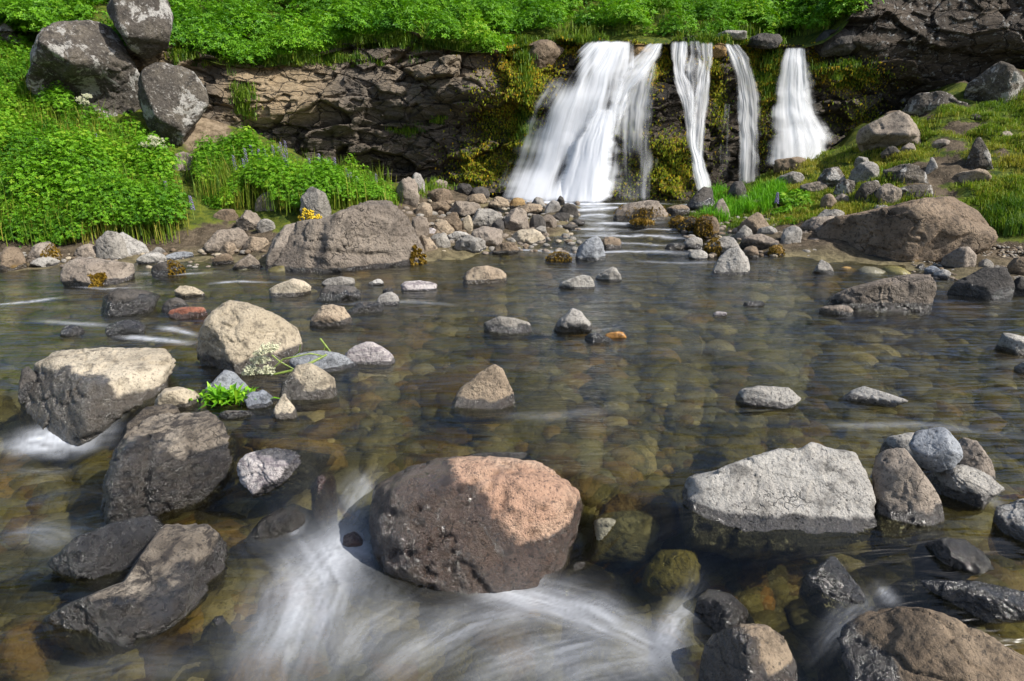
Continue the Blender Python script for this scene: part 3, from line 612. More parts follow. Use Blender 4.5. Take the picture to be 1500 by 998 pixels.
# ------------------------------------------------------------------ rocks
UNIT = {  # outlines in a unit box, y down
 'o': [(0, .6), (.06, .35), (.2, .14), (.42, .02), (.62, .0), (.82, .14), (.95, .36), (1, .62), (.94, .86), (.75, 1), (.25, 1), (.06, .88)],
 'd': [(0, .95), (.03, .6), (.16, .28), (.36, .06), (.58, 0), (.78, .12), (.93, .45), (1, .9), (.9, 1), (.1, 1)],
 'b': [(0, .9), (.02, .3), (.16, .06), (.5, 0), (.84, .04), (.97, .26), (1, .85), (.9, 1), (.1, 1)],
 'f': [(0, .75), (.1, .35), (.3, .08), (.6, 0), (.88, .12), (1, .5), (.97, .85), (.8, 1), (.2, 1), (.03, .92)],
 'p': [(0, .95), (.2, .55), (.42, .05), (.55, 0), (.68, .18), (.88, .62), (1, .95), (.85, 1), (.15, 1)],
 'l': [(0, .9), (.05, .45), (.2, .08), (.36, 0), (.62, .22), (.88, .55), (1, .92), (.85, 1), (.1, 1)],
 'r': [(0, .92), (.12, .55), (.38, .22), (.64, 0), (.8, .08), (.95, .45), (1, .9), (.9, 1), (.15, 1)],
}
def smooth_wet(z, top): return sstep(top, top*0.25, z)
NROCK = [0]
def rock(label, mat, shp, x0=None, x1=None, y0=None, y1=None, cat='rock', name=None, group=None, depth=0.85, k=None, sink=0.35, planes=12, sharp=20, amp=0.055, fine=1.0,
         wet=0.05, spray_or_shade=None, moss=0.0, cuts=(), Y=None, water=True, lv=None, flat=1.0, pe=2.8, ground=None, drown=None, dents=(), chip=.075, loose=.92):
    NROCK[0] += 1; sd = NROCK[0]*7+3; R = np.random.default_rng(sd)
    poly = np.array([(x0+(x1-x0)*a, y0+(y1-y0)*b) for a, b in UNIT[shp]]) if isinstance(shp, str) else np.array(shp, float)
    if isinstance(shp, str): poly = poly + R.normal(0, 0.04, poly.shape)*np.ptp(poly, axis=0)
    cx = (poly[:, 0].min()+poly[:, 0].max())/2; yb = poly[:, 1].max()
    if Y is not None: g = P(cx, yb, Y)
    elif ground is not None: g = G(cx, yb, ground)
    else: g = hit(cx, yb, water)
    cy = (poly[:, 1].min()+yb)/2
    dirc = ray(cx, cy); dirc /= np.linalg.norm(dirc)
    t0 = np.linalg.norm(g-CAM)
    half = 0.5*np.ptp(poly[:, 0])*t0/np.linalg.norm(ray(cx, cy)); halfv = 0.5*np.ptp(poly[:, 1])*t0/np.linalg.norm(ray(cx, cy))
    c = depth*min(half, halfv*1.9)
    kk = 0.72 if k is None else k
    cen = CAM+dirc*(t0*1.0+kk*c)
    W = -dirc; U = np.cross([0, 0, 1.0], W); U /= np.linalg.norm(U); Vv = np.cross(W, U)
    wet = max(wet, 1e-3)
    # outline on the plane through the centre
    q = []
    pl = np.concatenate([np.linspace(poly[i], poly[(i+1) % len(poly)], 24, endpoint=False) for i in range(len(poly))])
    d = ray(pl[:, 0], pl[:, 1]); tt = ((cen-CAM)@W)/(d@W); w3 = CAM+d*tt[:, None]-cen
    uu, vv = w3@U, w3@Vv
    vmin, vh = vv.min(), np.ptp(vv)
    vv = vv - sink*vh*sstep(0.5, 0.0, (vv-vmin)/vh)
    ang = np.arctan2(vv, uu); rad = np.hypot(uu, vv)
    o_ = np.argsort(ang); ang = ang[o_]; rad = rad[o_]
    tg = np.linspace(-math.pi, math.pi, 361)
    rg = np.interp(tg, np.r_[ang-2*math.pi, ang, ang+2*math.pi], np.r_[rad, rad, rad])
    ker = np.exp(-np.linspace(-2, 2, 9)**2); ker /= ker.sum(); rg[:-1] = np.convolve(np.r_[rg[-5:-1], rg[:-1], rg[:4]], ker, 'valid')
    wpx = np.ptp(poly[:, 0])
    n = 6 if wpx > 120 else (5 if wpx > 38 else 4)
    D, F = ico(n)
    th = np.arctan2(D[:, 1], D[:, 0]); rs = np.interp(th, tg, rg)
    rho = np.hypot(D[:, 0], D[:, 1])
    f = ((rho/rs)**pe+(np.abs(D[:, 2])/c)**pe)**(1/pe)
    a_, b_ = half, max(np.ptp(vv)/2, 1e-4)
    qn = D/np.array([a_, b_, c])
    fs = [f]
    for i in range(planes):
        nn = R.normal(size=3); nn[2] = abs(nn[2])*(1 if R.random() < .75 else -1)+0.35; nn /= np.linalg.norm(nn)
        fs.append(np.clip(qn@nn, 0, None)/max(R.uniform(.50, .84), loose*np.max(uu/a_*nn[0]+vv/b_*nn[1])))
    for (nx, ny, nz, dd) in cuts:          # world-space faces, distance as a share of the half size
        nn = np.array([nx, ny, nz], float); nn = np.array([nn@U, nn@Vv, nn@W]); nn /= np.linalg.norm(nn)
        sup = math.sqrt((nn[0]*a_)**2+(nn[1]*b_)**2+(nn[2]*c)**2)
        fs.append(np.clip(D@nn, 0, None)/max(dd*sup, .96*np.max(uu*nn[0]+vv*nn[1])))
    fs = np.stack(fs); mx = fs.max(0)
    ft = mx*((fs/mx)**sharp).sum(0)**(1/sharp)
    p = D/ft[:, None]
    s = math.sqrt(a_*b_); nq = p/s+sd*3.1
    ns = amp*fbm(nq*1.6, 4, sd)+0.45*amp*(np.abs(fbm(nq*3.4, 3, sd+5))*-2+0.4)+fine*0.020*fbm(nq*8, 4, sd+9)
    ff = np.abs(fbm(nq*np.array([1.5, 2.2, 1.5]), 3, sd+11)); ns = ns - 0.06*fine*sstep(0.05, 0.0, ff)
    p = p*(1+ns)[:, None]
    if wpx > 30:
        c1, c2, cr = voro(nq*1.7+0.5*np.stack([fbm(nq*1.5, 2, sd+41), fbm(nq*1.5, 2, sd+42), fbm(nq*1.5, 2, sd+43)], 1), sd+44)
        p = p*(1-chip*cr*sstep(0.0, 0.10, c2-c1)-chip*.4*sstep(.05, 0, c2-c1))[:, None]
    if wpx > 110:
        nf = p/np.linalg.norm(p, axis=1)[:, None]; p = p+nf*(s*0.007*fine*fbm(nq*22, 3, sd+2))[:, None]
    wpnt = cen+p[:, :1]*U+p[:, 1:2]*Vv+p[:, 2:3]*W
    for (ex, ey, rx, ry, an, dp) in dents:      # hollows and creases
        qx, qy, _ = pix(wpnt); ca, sa = math.cos(math.radians(an)), math.sin(math.radians(an))
        e1 = (qx-ex)*ca+(qy-ey)*sa; e2 = -(qx-ex)*sa+(qy-ey)*ca
        fw = np.exp(-((e1/rx)**2+(e2/ry)**2))*sstep(-.1*c, .35*c, p[:, 2])
        wpnt = wpnt-W*(dp*s*fw)[:, None]
    if drown is not None:
        j = wpnt[:, 2].argmax(); wpnt[:, 2] += float(zw(cen[0], cen[1]))+drown-wpnt[j, 2]
    near = wpnt[:, 1] < 9.7
    base = zw(wpnt[:, 0], wpnt[:, 1]) if lv is None else lv
    zz = wpnt[:, 2]-base
    wt = np.where(near, sstep(wet*2.3, wet*0.6, zz+wet*.8*fbm(nq*2.6, 3, sd+33)), 0)
    if water is False: wt = wt*0
    if spray_or_shade is not None:                  # splashed side, or shaded side painted dark: direction and reach
        sdv = np.array(spray_or_shade[:3], float); sdv /= np.linalg.norm(sdv)
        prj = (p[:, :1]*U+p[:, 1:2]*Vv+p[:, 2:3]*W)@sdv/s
        wt = np.maximum(wt, sstep(spray_or_shade[3]-0.36, spray_or_shade[3]+0.30, prj+0.42*fbm(nq*2.2, 5, sd+21, .6)))
    mo = np.zeros(len(p))
    if moss: mo = np.clip(sstep(moss, moss*0.3, zz+0.3*moss*fbm(nq*3, 3, sd+31)), 0, 1)
    catn = cat
    nm = name or {'boulder': 'boulder', 'rock': 'rock', 'stone': 'stone', 'slab': 'rock_slab', 'cobble': 'cobble'}[cat]
    org = np.array([cen[0], cen[1], wpnt[:, 2].min()])
    ob = mk(nm, wpnt, F, RM[mat], {'wet': wt, 'moss': mo}, loc=org)
    tag(ob, label, catn, group)
    ob['_c'] = 0
    del ob['_c']
    return ob, wpnt

def moss_part(ob, wp_, sel, n, size, mat=None, tint=(0.2, 1.0)):
    """a clump of moss growing on a rock: drooping fronds in one mesh, a part of that rock"""
    idx = np.nonzero(sel)[0]
    if len(idx) < 3: return
    n = int(n*2.5); size = size*.55
    i = rng.choice(idx, n); c = wp_[i]+rng.normal(0, size*0.15, (n, 3)); out = c-wp_.mean(0); out /= np.linalg.norm(out, axis=1)[:, None]+1e-9
    t = rng.normal(size=(n, 3)); t -= (t*out).sum(1)[:, None]*out; t /= np.linalg.norm(t, axis=1)[:, None]
    L = size*rng.uniform(.5, 1.2, n)[:, None]; wd = t*L*0.34
    tip = c+out*L*0.55+np.array([0, 0, -0.55])*L+rng.normal(0, .25, (n, 3))*L
    mid = (c+tip)/2+out*L*0.28
    V = np.stack([c-out*L*.1, mid-wd, tip, mid+wd], 1).reshape(-1, 3)
    ti = np.repeat(rng.uniform(*tint, n), 4)
    mk('moss', V, np.arange(4*n).reshape(n, 4), mat or M_RUSTMOSS, {'tint': ti}, parent=ob, loc=np.array(ob.location), smooth=False)

def box(r): return np.array(r)
TOP = (0.05, -0.1, 1)
# --- foreground
rock('rounded boulder with a pinkish tan top and glossy black flank, centre foreground', 'pink', [(546, 745), (554, 712), (590, 690), (640, 676), (690, 668), (745, 670), (790, 680), (825, 700), (850, 722), (854, 745), (842, 775), (828, 805), (795, 838), (740, 852), (680, 852), (616, 838), (570, 815), (548, 782)], cat='boulder', depth=0.95, lv=-.12, sink=.25, dents=[(700, 705, 36, 7, -28, .07), (735, 735, 7, 30, 12, .07), (720, 800, 40, 8, 60, .05)], cuts=[], pe=2.7, sharp=10, k=0.7, planes=0, chip=0.03, amp=0.045, wet=.05, spray_or_shade=(-.82, -.55, -.30, .05))
rock('broad pale grey pitted slab, largest rock at the right of the foreground', 'pale', [(1000, 715), (1006, 697), (1045, 690), (1100, 670), (1140, 655), (1175, 656), (1190, 645), (1216, 655), (1260, 660), (1278, 690), (1286, 765), (1270, 779), (1180, 782), (1080, 780), (1012, 762)], cat='slab', depth=0.75, pe=6, k=.85, cuts=[(-.05, -.62, .78, .50)], wet=.02, sink=.25, amp=.035, sharp=20, planes=0)
rock('tan grey leaning rock wedged against the right end of the broad pale slab', 'taupe', [(1276, 690), (1280, 665), (1300, 651), (1325, 655), (1350, 690), (1380, 730), (1391, 765), (1360, 777), (1305, 778), (1287, 760)], depth=1.0, cuts=[(-.5, -.8, .35, .62), (.6, -.3, .7, .75)], wet=.03, pe=3.6)
rock('smooth pale rock behind the small pile right of the broad slab', 'pale', [(1283, 662), (1300, 640), (1345, 630), (1375, 645), (1375, 690), (1340, 695), (1315, 665)], Y=2.32, wet=.02, sink=.5)
rock('bluish rounded stone lying on top of the small pile at the right', 'blue', [(1330, 652), (1345, 626), (1385, 624), (1405, 642), (1413, 670), (1398, 686), (1370, 690), (1345, 680)], cat='stone', Y=2.08, wet=0, sink=.05, cuts=[(-.5, -.3, .8, .62)], chip=0.04)
rock('pale rock under the bluish stone, undercut above dark water at the right', 'pale', [(1352, 705), (1372, 688), (1410, 680), (1440, 690), (1474, 716), (1442, 740), (1392, 745), (1365, 730)], depth=.9, wet=.03, cuts=[(0, -.5, .85, .62)])
rock('rounded tan grey rock at the rear right of the small pile', 'taupe', [(1396, 650), (1408, 638), (1432, 646), (1453, 675), (1465, 706), (1440, 716), (1405, 700)], Y=2.16, wet=.02, sink=.5)
rock('pale grey boulder cut off by the right edge of the photo beside the pile', 'pale', [(1452, 775), (1460, 742), (1495, 729), (1555, 728), (1590, 770), (1560, 812), (1490, 806), (1458, 795)], cat='boulder', wet=.03)
rock('glossy wet greenish stone awash below the small pile at the right', 'wet', [(1335, 812), (1348, 796), (1385, 786), (1415, 790), (1440, 808), (1462, 836), (1400, 842), (1350, 838)], cat='stone', wet=.3, sink=.6)
rock('dark pointed rock with a pale lit right face, awash at the lower right', 'dark', [(1170, 858), (1180, 838), (1216, 811), (1224, 815), (1252, 850), (1284, 888), (1240, 898), (1195, 884)], wet=.10, cuts=[(.75, -.35, .5, .55), (-.6, -.8, .3, .6)], spray_or_shade=(-.8, -.6, -.2, -.1))
rock('long dark wet rock ridge running off the right edge near the bottom', 'dark', [(1275, 862), (1330, 846), (1430, 850), (1500, 864), (1585, 880), (1600, 915), (1480, 912), (1380, 908), (1295, 890)], wet=.10, depth=.9, cuts=[(0, -.2, 1, .6)])
rock('big flat brown boulder in the lower right corner', 'brown', [(1190, 1000), (1200, 920), (1226, 891), (1280, 882), (1350, 890), (1430, 920), (1500, 958), (1580, 1000), (1590, 1100), (1400, 1140), (1190, 1120)], cat='boulder', depth=.9, cuts=[(.1, -.25, 1, .5), (-.9, -.5, .2, .75)], wet=.05, spray_or_shade=(-1, -.4, -.1, .62), k=.6, lv=-0.16, ground=-0.19)  # shade on the left side is painted dark through the wet mask
rock('egg shaped tan boulder half black and half lit at the bottom edge', 'tan', [(1019, 990), (1026, 950), (1042, 928), (1085, 914), (1122, 915), (1150, 932), (1168, 970), (1172, 1010), (1160, 1070), (1030, 1070)], cat='boulder', depth=.95, cuts=[(.62, -.6, .45, .68), (-.5, -.85, .1, .62)], spray_or_shade=(-.85, -.5, .1, .05), planes=4, lv=-0.16, ground=-0.19, chip=0.03, wet=.03)  # unlit left half painted dark through the wet mask
rock('small dark wet rock with olive top behind the egg shaped tan boulder', 'wet', [(1014, 905), (1020, 875), (1034, 861), (1070, 868), (1098, 892), (1112, 922), (1060, 935), (1020, 930)], wet=.2, spray_or_shade=(-.5, -.8, 0, -.3))
rock('long wet speckled boulder with a lit tan crest at the lower left', 'veined', [(50, 910), (110, 880), (180, 852), (205, 812), (240, 768), (310, 768), (347, 806), (325, 850), (290, 885), (235, 912), (190, 934), (120, 944), (60, 928)], cat='boulder', depth=1.0, lv=-.2, wet=.05, cuts=[(.25, -.35, 1, .55), (-.3, -.9, .2, .7)], sink=.2, planes=6, amp=.08, dents=[(205, 842, 30, 14, 60, .14), (170, 905, 50, 12, -10, .12)], spray_or_shade=(.3, -.55, -.7, .16))
rock('black wet ledge rock awash on the upper left of the long speckled boulder', 'dark', [(62, 828), (110, 786), (170, 764), (242, 752), (262, 775), (215, 812), (205, 842), (150, 850), (95, 845)], depth=.8, wet=.2, lv=-.2, amp=.08)
rock('dark brown rock with swirling pale veins at the left of the foreground', 'veined', [(128, 765), (142, 730), (160, 692), (168, 660), (192, 625), (232, 606), (300, 600), (322, 612), (348, 655), (335, 690), (300, 716), (262, 735), (210, 742), (150, 758)], cat='boulder', depth=1.0, k=.6, cuts=[(.2, -.3, 1, .72), (.5, -.85, .2, .7), (-.8, -.6, .2, .66)], wet=.06, lv=-.1, planes=8, amp=.085, dents=[(212, 700, 9, 55, 6, .22), (280, 665, 7, 50, -4, .10), (190, 640, 40, 6, -30, .06)], spray_or_shade=(-.1, -.85, -.5, .05))
rock('small grey veined rock behind the left shoulder of the swirling brown rock', 'veined', [(165, 660), (184, 622), (214, 596), (254, 589), (268, 604), (240, 625), (195, 665)], Y=2.46, wet=.03)
rock('flat whitish rock with purple streaks beside the swirling brown rock', 'white', [(345, 685), (358, 660), (400, 655), (450, 659), (502, 666), (474, 690), (446, 706), (400, 717), (366, 713), (349, 702)], cat='slab', depth=.95, wet=.03, cuts=[(0, -.25, 1, .6)])
rock('brown submerged rock just behind the flat whitish rock', 'sunk_brown', [(375, 660), (400, 642), (450, 637), (490, 646), (512, 664), (450, 680)], Y=2.5, sink=.5, drown=-.015)
rock('large block with a flat cream top and rough dark front at the left edge', 'cream', [(18, 612), (36, 570), (48, 532), (80, 512), (150, 507), (245, 508), (258, 530), (250, 560), (225, 576), (160, 596), (112, 616), (75, 632), (30, 632)], cat='boulder', depth=1.0, cuts=[(.05, -.12, 1, .52), (-.35, -.9, .1, .62)], wet=.05, spray_or_shade=(-.4, -.9, -.35, .28), sharp=20, lv=-.03, pe=5, k=0.75, planes=3)  # shaded front painted darker through the wet mask, above a wet foot
rock('small dark rock at the waterline behind the left end of the cream topped block', 'dark', 'l', 24, 70, 535, 588)
rock('big faceted beige boulder in the pool, left of the middle', 'cream', [(286, 520), (288, 490), (308, 455), (335, 437), (362, 442), (410, 462), (438, 479), (443, 500), (436, 522), (430, 538), (395, 547), (340, 546), (302, 537)], cat='boulder', depth=1.0, cuts=[(.35, -.25, .9, .66), (.45, -.85, .3, .72), (-.55, -.8, .05, .66)], wet=.04, planes=5, sharp=18, pe=3.6)
rock('tan triangular rock standing alone in the middle of the pool', 'tan', [(654, 592), (672, 570), (700, 547), (724, 533), (736, 540), (750, 568), (763, 596), (740, 601), (670, 600)], depth=.8, cuts=[(-.1, -.85, .5, .5)], wet=.025, planes=3, sharp=22, amp=.03, sink=.3)
rock('smooth white oval stone in the water right of the beige boulder', 'white', 'o', 504, 579, 503, 536, cat='stone', planes=3, sharp=7, amp=.02, wet=.012, chip=0.01)
rock('speckled grey flat rock between the beige boulder and the white oval stone', 'blue', [(418, 530), (432, 518), (470, 513), (500, 518), (528, 534), (520, 545), (470, 549), (430, 546)], wet=.015)
rock('round tan stone half dark with wetness in front of the speckled grey rock', 'cream', 'd', 404, 492, 532, 584, cat='stone', planes=3, sharp=8, wet=.03, spray_or_shade=(-.7, -.6, -.2, .45), amp=.025, chip=0.02)
rock('blue grey pyramid shaped stone behind the bright green tuft', 'blue', [(290, 577), (312, 560), (329, 540), (345, 546), (374, 575), (350, 588), (300, 588)], cat='stone', cuts=[(.5, -.6, .6, .5), (-.6, -.7, .4, .5)], sharp=22, wet=.01)
rock('low cream stone left of the bright green tuft', 'cream', 'f', 218, 297, 567, 602, cat='stone', wet=.015)
rock('small bluish stone right of the bright green tuft', 'blue', 'o', 356, 402, 571, 601, cat='stone', wet=.012)
rock('small wedge shaped stone with a pinkish cream face right of the green tuft', 'cream', 'p', 394, 437, 574, 611, cat='stone', wet=.02, planes=4)
rock('thin dark flat stone in the water below the green tuft', 'dark', 'f', 314, 373, 600, 613, cat='stone', wet=.02)
rock('low pale grey rock left of a matching one in the right half of the pool', 'pale', [(1070, 590), (1082, 570), (1110, 565), (1155, 567), (1176, 585), (1160, 596), (1090, 598)], wet=.02)
rock('low pale grey rock with a thin tapering right end, right half of pool', 'pale', [(1225, 584), (1250, 570), (1266, 566), (1300, 576), (1336, 588), (1310, 595), (1240, 593)], wet=.02)
rock('dark grey loaf shaped stone left of the small grey cone in the pool', 'grey', 'o', 702, 779, 464, 489, cat='stone', wet=.03, planes=4, sharp=8, chip=0.03)
rock('small grey cone shaped rock in the middle of the pool', 'grey', 'p', 803, 869, 453, 487, wet=.03, planes=4)
rock('small black wedge of stone barely above water beside the grey cone', 'dark', 'l', 853, 898, 487, 502, cat='stone', wet=.05)
rock('sunken orange stone beside the small black wedge', 'sunk_orange', 'f', 882, 918, 485, 496, cat='stone', wet=.05)
rock('orange and grey low rock in the pool below the big taupe rock', 'tan', 'f', 673, 746, 390, 416, wet=.02, moss=.03)
rock('low pale wedge in the middle of the pool, nearer of two', 'pale', 'r', 811, 876, 403, 424, wet=.01)
rock('low pale wedge in the middle of the pool, farther and smaller of two', 'pale', 'r', 868, 913, 391, 413, wet=.01)
rock('upright grey tooth shaped rock in the rapids below the falls', 'blue', [(841, 378), (846, 362), (860, 350), (873, 344), (884, 350), (888, 378), (870, 383), (848, 383)], wet=.02, cuts=[(-.7, -.6, .4, .6)])
rock('brown rock just behind the upright grey tooth in the rapids', 'brown', 'f', 876, 912, 346, 366, wet=.03)
a = rock('low rock covered in rusty moss left of the upright grey tooth', 'dark', 'f', 797, 839, 370, 384, wet=.05, moss=.2); moss_part(a[0], a[1], a[1][:, 2] > .0, 260, .04)
rock('pale grey pyramid rock in the water at the right end of the rapids', 'pale', [(1040, 394), (1056, 374), (1068, 363), (1084, 362), (1096, 378), (1101, 397), (1070, 402)], wet=.012, cuts=[(-.4, -.8, .5, .5), (.7, -.5, .5, .6)], sharp=22, planes=3)
a = rock('rounded grey rock with rusty moss behind the pale pyramid rock', 'grey', 'd', 1030, 1088, 346, 377, wet=.02, moss=.05); moss_part(a[0], a[1], (a[1][:, 0] < a[1][:, 0].mean()-.05) & (a[1][:, 2] > .02), 260, .06)
rock('small grey rock alone in the water left of the long brown block', 'grey', 'p', 1186, 1223, 381, 402, wet=.015)
rock('long brown block with a steep right end in the right of the pool', 'cragtaupe', [(1195, 442), (1213, 430), (1290, 409), (1332, 401), (1368, 400), (1377, 428), (1368, 450), (1330, 456), (1270, 456), (1210, 449)], cat='boulder', cuts=[(-.15, -.3, 1, .52), (-.1, -1, .1, .66), (.9, -.3, .2, .85)], wet=.035, sharp=18, pe=4.5, planes=3)
rock('thin flat stone under a pebble at the foot of the long brown block', 'taupe', 'f', 1196, 1253, 446, 463, cat='stone', wet=.02)
rock('small oval white pebble resting against the long brown block', 'white', 'o', 1229, 1252, 437, 449, cat='stone', wet=0, planes=2, sharp=6, chip=0)
rock('dark slate coloured rock wet at its base near the right edge', 'dark', [(1378, 430), (1402, 411), (1440, 392), (1475, 390), (1490, 420), (1484, 438), (1400, 439)], wet=.06, cuts=[(-.5, -.6, .7, .5)], pe=3.5)
rock('low pale rock at the right edge of the pool', 'pale', 'l', 1449, 1530, 488, 518, wet=.015)
rock('small grey rock below the low pale rock at the right edge', 'grey', 'r', 1479, 1535, 524, 549, wet=.02)
rock('tiny black stone alone in the right half of the pool', 'dark', 'f', 1085, 1122, 440, 449, cat='stone', wet=.05)
rock('tiny white stone alone in the right half of the pool', 'white', 'f', 1042, 1066, 456, 464, cat='stone', wet=.008)
# --- left water
rock('black rock with a pinkish crest in the left stream', 'dark', [(140, 460), (150, 435), (172, 421), (205, 424), (240, 432), (228, 448), (190, 464)], wet=.08, cuts=[(.3, -.2, .9, .6)])
rock('small pale wedge in the left stream behind the black rock', 'cream', 'l', 256, 306, 417, 436, wet=.01)
rock('small dark stone right of the black rock in the left stream', 'dark', 'd', 234, 280, 436, 457, wet=.03)
rock('reddish flat stone in the left stream', 'red', 'f', 243, 305, 449, 466, cat='stone', wet=.02)
rock('smooth tan rounded rock in the stream behind the beige boulder', 'cream', 'd', 393, 461, 408, 435, wet=.015, planes=4, sharp=8, chip=0.02)
rock('dark brown low rock right of the smooth tan one', 'dark', 'f', 457, 531, 417, 442, wet=.04)
rock('small grey rock behind the dark brown low rock', 'grey', 'f', 468, 523, 405, 422, wet=.02)
rock('tiny pale stone at the far right of the left hand rocks', 'pale', 'r', 538, 563, 408, 419, cat='stone', wet=.01)
rock('white flat slab like a tablet in the pool below the big taupe rock', 'white', 'b', 585, 641, 412, 426, cat='slab', wet=.008, planes=2, sharp=20)
rock('pinkish rounded rock right of the beige boulder', 'tan', 'd', 446, 522, 444, 479, wet=.02, cuts=[(.5, -.5, .6, .7)])
rock('dark craggy stone right of the pinkish rounded rock', 'dark', 'f', 507, 562, 442, 460, cat='stone', wet=.04)
rock('small round grey stone beside the dark craggy one', 'grey', 'd', 551, 587, 427, 447, cat='stone', wet=.015)
rock('tiny dark stone behind the small round grey one', 'dark', 'd', 560, 578, 421, 430, cat='stone', wet=.02)
rock('dark stone barely breaking the riffle in the left stream', 'dark', 'f', 150, 216, 468, 494, cat='stone', wet=.2)
rock('low black stone in the riffle at the far left', 'dark', 'f', 86, 122, 476, 492, cat='stone', wet=.2)
a = rock('brown speckled rock with an orange moss patch near the left bank', 'taupe', [(82, 414), (92, 387), (115, 375), (150, 379), (195, 386), (199, 405), (170, 417), (120, 420)], wet=.03); moss_part(a[0], a[1], (np.abs(pix(a[1])[0]-142) < 10) & (a[1][:, 2] < .10) & (a[1][:, 2] > 0) & (a[1][:, 1] < a[1][:, 1].mean()), 160, .05)
rock('brown mossy rock at the left edge of the far bank', 'brown', 'd', -8, 42, 360, 397, wet=.03, moss=.06)
a = rock('dark rounded rock with rusty moss on the left bank waterline', 'taupe', 'd', 38, 94, 354, 387, wet=.03, moss=.05); moss_part(a[0], a[1], (a[1][:, 0] > a[1][:, 0].mean()+.05) & (a[1][:, 2] > .02), 120, .05)
rock('small grey brown rock left of the upright grey boulder on the left bank', 'taupe', 'd', 109, 146, 356, 380, wet=.02)
rock('upright grey boulder at the foot of the green left bank', 'grey', [(138, 375), (140, 352), (156, 338), (172, 339), (190, 360), (192, 380), (165, 384), (145, 382)], wet=.02)
rock('smooth pale leaning rock behind the upright grey boulder', 'pale', 'l', 156, 222, 340, 376, wet=.01)
rock('flat light stone in front of the leaning pale rock', 'pale', 'f', 200, 246, 370, 387, cat='stone', wet=.01)
rock('flat grey stone in line with the light one by the left bank', 'blue', 'f', 240, 286, 369, 382, cat='stone', wet=.015)
a = rock('dark stone with a bright orange moss tuft by the left bank', 'dark', 'f', 221, 268, 382, 404, cat='stone', wet=.03); moss_part(a[0], a[1], (pix(a[1])[0] > 246) & (a[1][:, 2] > .0), 130, .05)
rock('small brown stone with a pale cap at the water below the bank rocks', 'brown', 'f', 311, 344, 371, 389, cat='stone', wet=.02)
rock('brown wedge stone at the left foot of the big taupe rock', 'taupe', 'p', 338, 388, 372, 394, cat='stone', wet=.02)
rock('flat grey stone between the brown mossy rock and the speckled rock', 'grey', 'f', 44, 88, 376, 391, cat='stone', wet=.02)
rock('tiny round stone on the left waterline', 'grey', 'd', 222, 242, 362, 374, cat='stone', wet=.01)
# --- left bank, below the cliff
a = rock('big taupe faceted boulder beyond the pool with orange moss at its right foot', 'cragtaupe', [(396, 390), (400, 352), (422, 326), (475, 320), (497, 309), (540, 292), (576, 290), (600, 315), (616, 345), (630, 378), (630, 394), (560, 398), (450, 399)], cat='boulder', depth=.8, wet=.025, sharp=17, sink=.2, pe=4, planes=4, cuts=[(-.4, -.75, .5, .5), (.5, -.8, .3, .55), (.1, -.1, 1, .75)], dents=[(470, 350, 10, 45, 15, .12), (520, 372, 60, 4, 4, .06)], k=0.7)
moss_part(a[0], a[1], (pix(a[1])[0] > 600) & (a[1][:, 2] < .16) & (a[1][:, 2] > 0.0) & (a[1][:, 1] < a[1][:, 1].mean()), 420, .06)
rock('knobbly shoulder rock leaning on the left side of the big taupe boulder', 'taupe', [(384, 388), (396, 352), (418, 328), (444, 324), (462, 340), (452, 380), (430, 395)], wet=.02, depth=.7)
for q in (
 ('upright dark grey rock among the lupines above the big taupe boulder', 'grey', [(436, 326), (438, 288), (455, 271), (478, 282), (487, 308), (480, 328), (455, 334)]),
 ('brown rock half buried in the green bank left of the upright dark grey rock', 'taupe', 'f', 370, 420, 279, 312), ('jumbled brown rock shelf under the green bank', 'taupe', 'f', 296, 372, 334, 368), ('small rounded rock above the brown rock shelf', 'taupe', 'd', 344, 386, 307, 337),
 ('dark brown rock peeping from under the green bank', 'brown', 'f', 312, 352, 306, 326), ('low grey stone right of the small rounded rock', 'grey', 'f', 374, 406, 320, 342), ('flat tan stone between the rock shelf and the taupe boulder', 'tan', 'f', 352, 396, 346, 368), ('small tan stone in front of the rock shelf', 'tan', 'd', 320, 350, 354, 374)):
    rock(*q, water=False, loose=.78, chip=.12, sharp=28)
# --- boulders on the left bank and cliff foot
rock('largest lichen spotted boulder, overhanging the green left bank', 'lichen', [(31, 112), (40, 74), (60, 40), (92, 27), (132, 25), (166, 40), (196, 86), (206, 115), (211, 158), (196, 178), (150, 178), (100, 168), (60, 150), (38, 140)], cat='boulder', water=False, Y=8.35, depth=.9, k=.4, pe=4, cuts=[(.6, -.45, .6, .55), (-.1, -.9, -.5, .45), (-.75, -.6, .35, .6), (.1, -.3, .9, .7)], planes=4, sharp=26, sink=0, dents=[(120, 140, 52, 32, 14, .55), (70, 120, 16, 20, 0, .1)], amp=0.05)
rock('angular lichen spotted boulder perched uppermost at the top left', 'lichen', [(150, 8), (168, -8), (200, -25), (240, -22), (257, 28), (247, 70), (216, 92), (190, 72), (166, 36)], cat='boulder', water=False, Y=8.65, depth=.9, k=.4, pe=4, cuts=[(-.6, -.8, .1, .5), (.6, -.7, .3, .55)], planes=5, sharp=26, sink=0)
rock('lichen spotted boulder tapering downwards, right of the overhanging one', 'lichen', [(200, 115), (214, 96), (240, 88), (280, 95), (302, 130), (306, 152), (290, 178), (271, 198), (268, 216), (245, 222), (216, 188), (203, 150)], cat='boulder', water=False, Y=8.3, depth=.85, k=.4, pe=4, cuts=[(.45, -.8, .4, .5), (-.6, -.75, .0, .55)], planes=5, sharp=26, sink=0, dents=[(275, 178, 14, 20, 40, .2)])
rock('dark lichen rock cut off by the left edge high on the bank', 'lichen', [(-30, 70), (-25, 40), (5, 27), (30, 55), (42, 66), (20, 84), (-20, 86)], water=False, Y=9.2)
rock('crumbly brown rock beneath the tapering lichen boulder', 'taupe', 'b', 246, 294, 222, 284, water=False, Y=8.0)
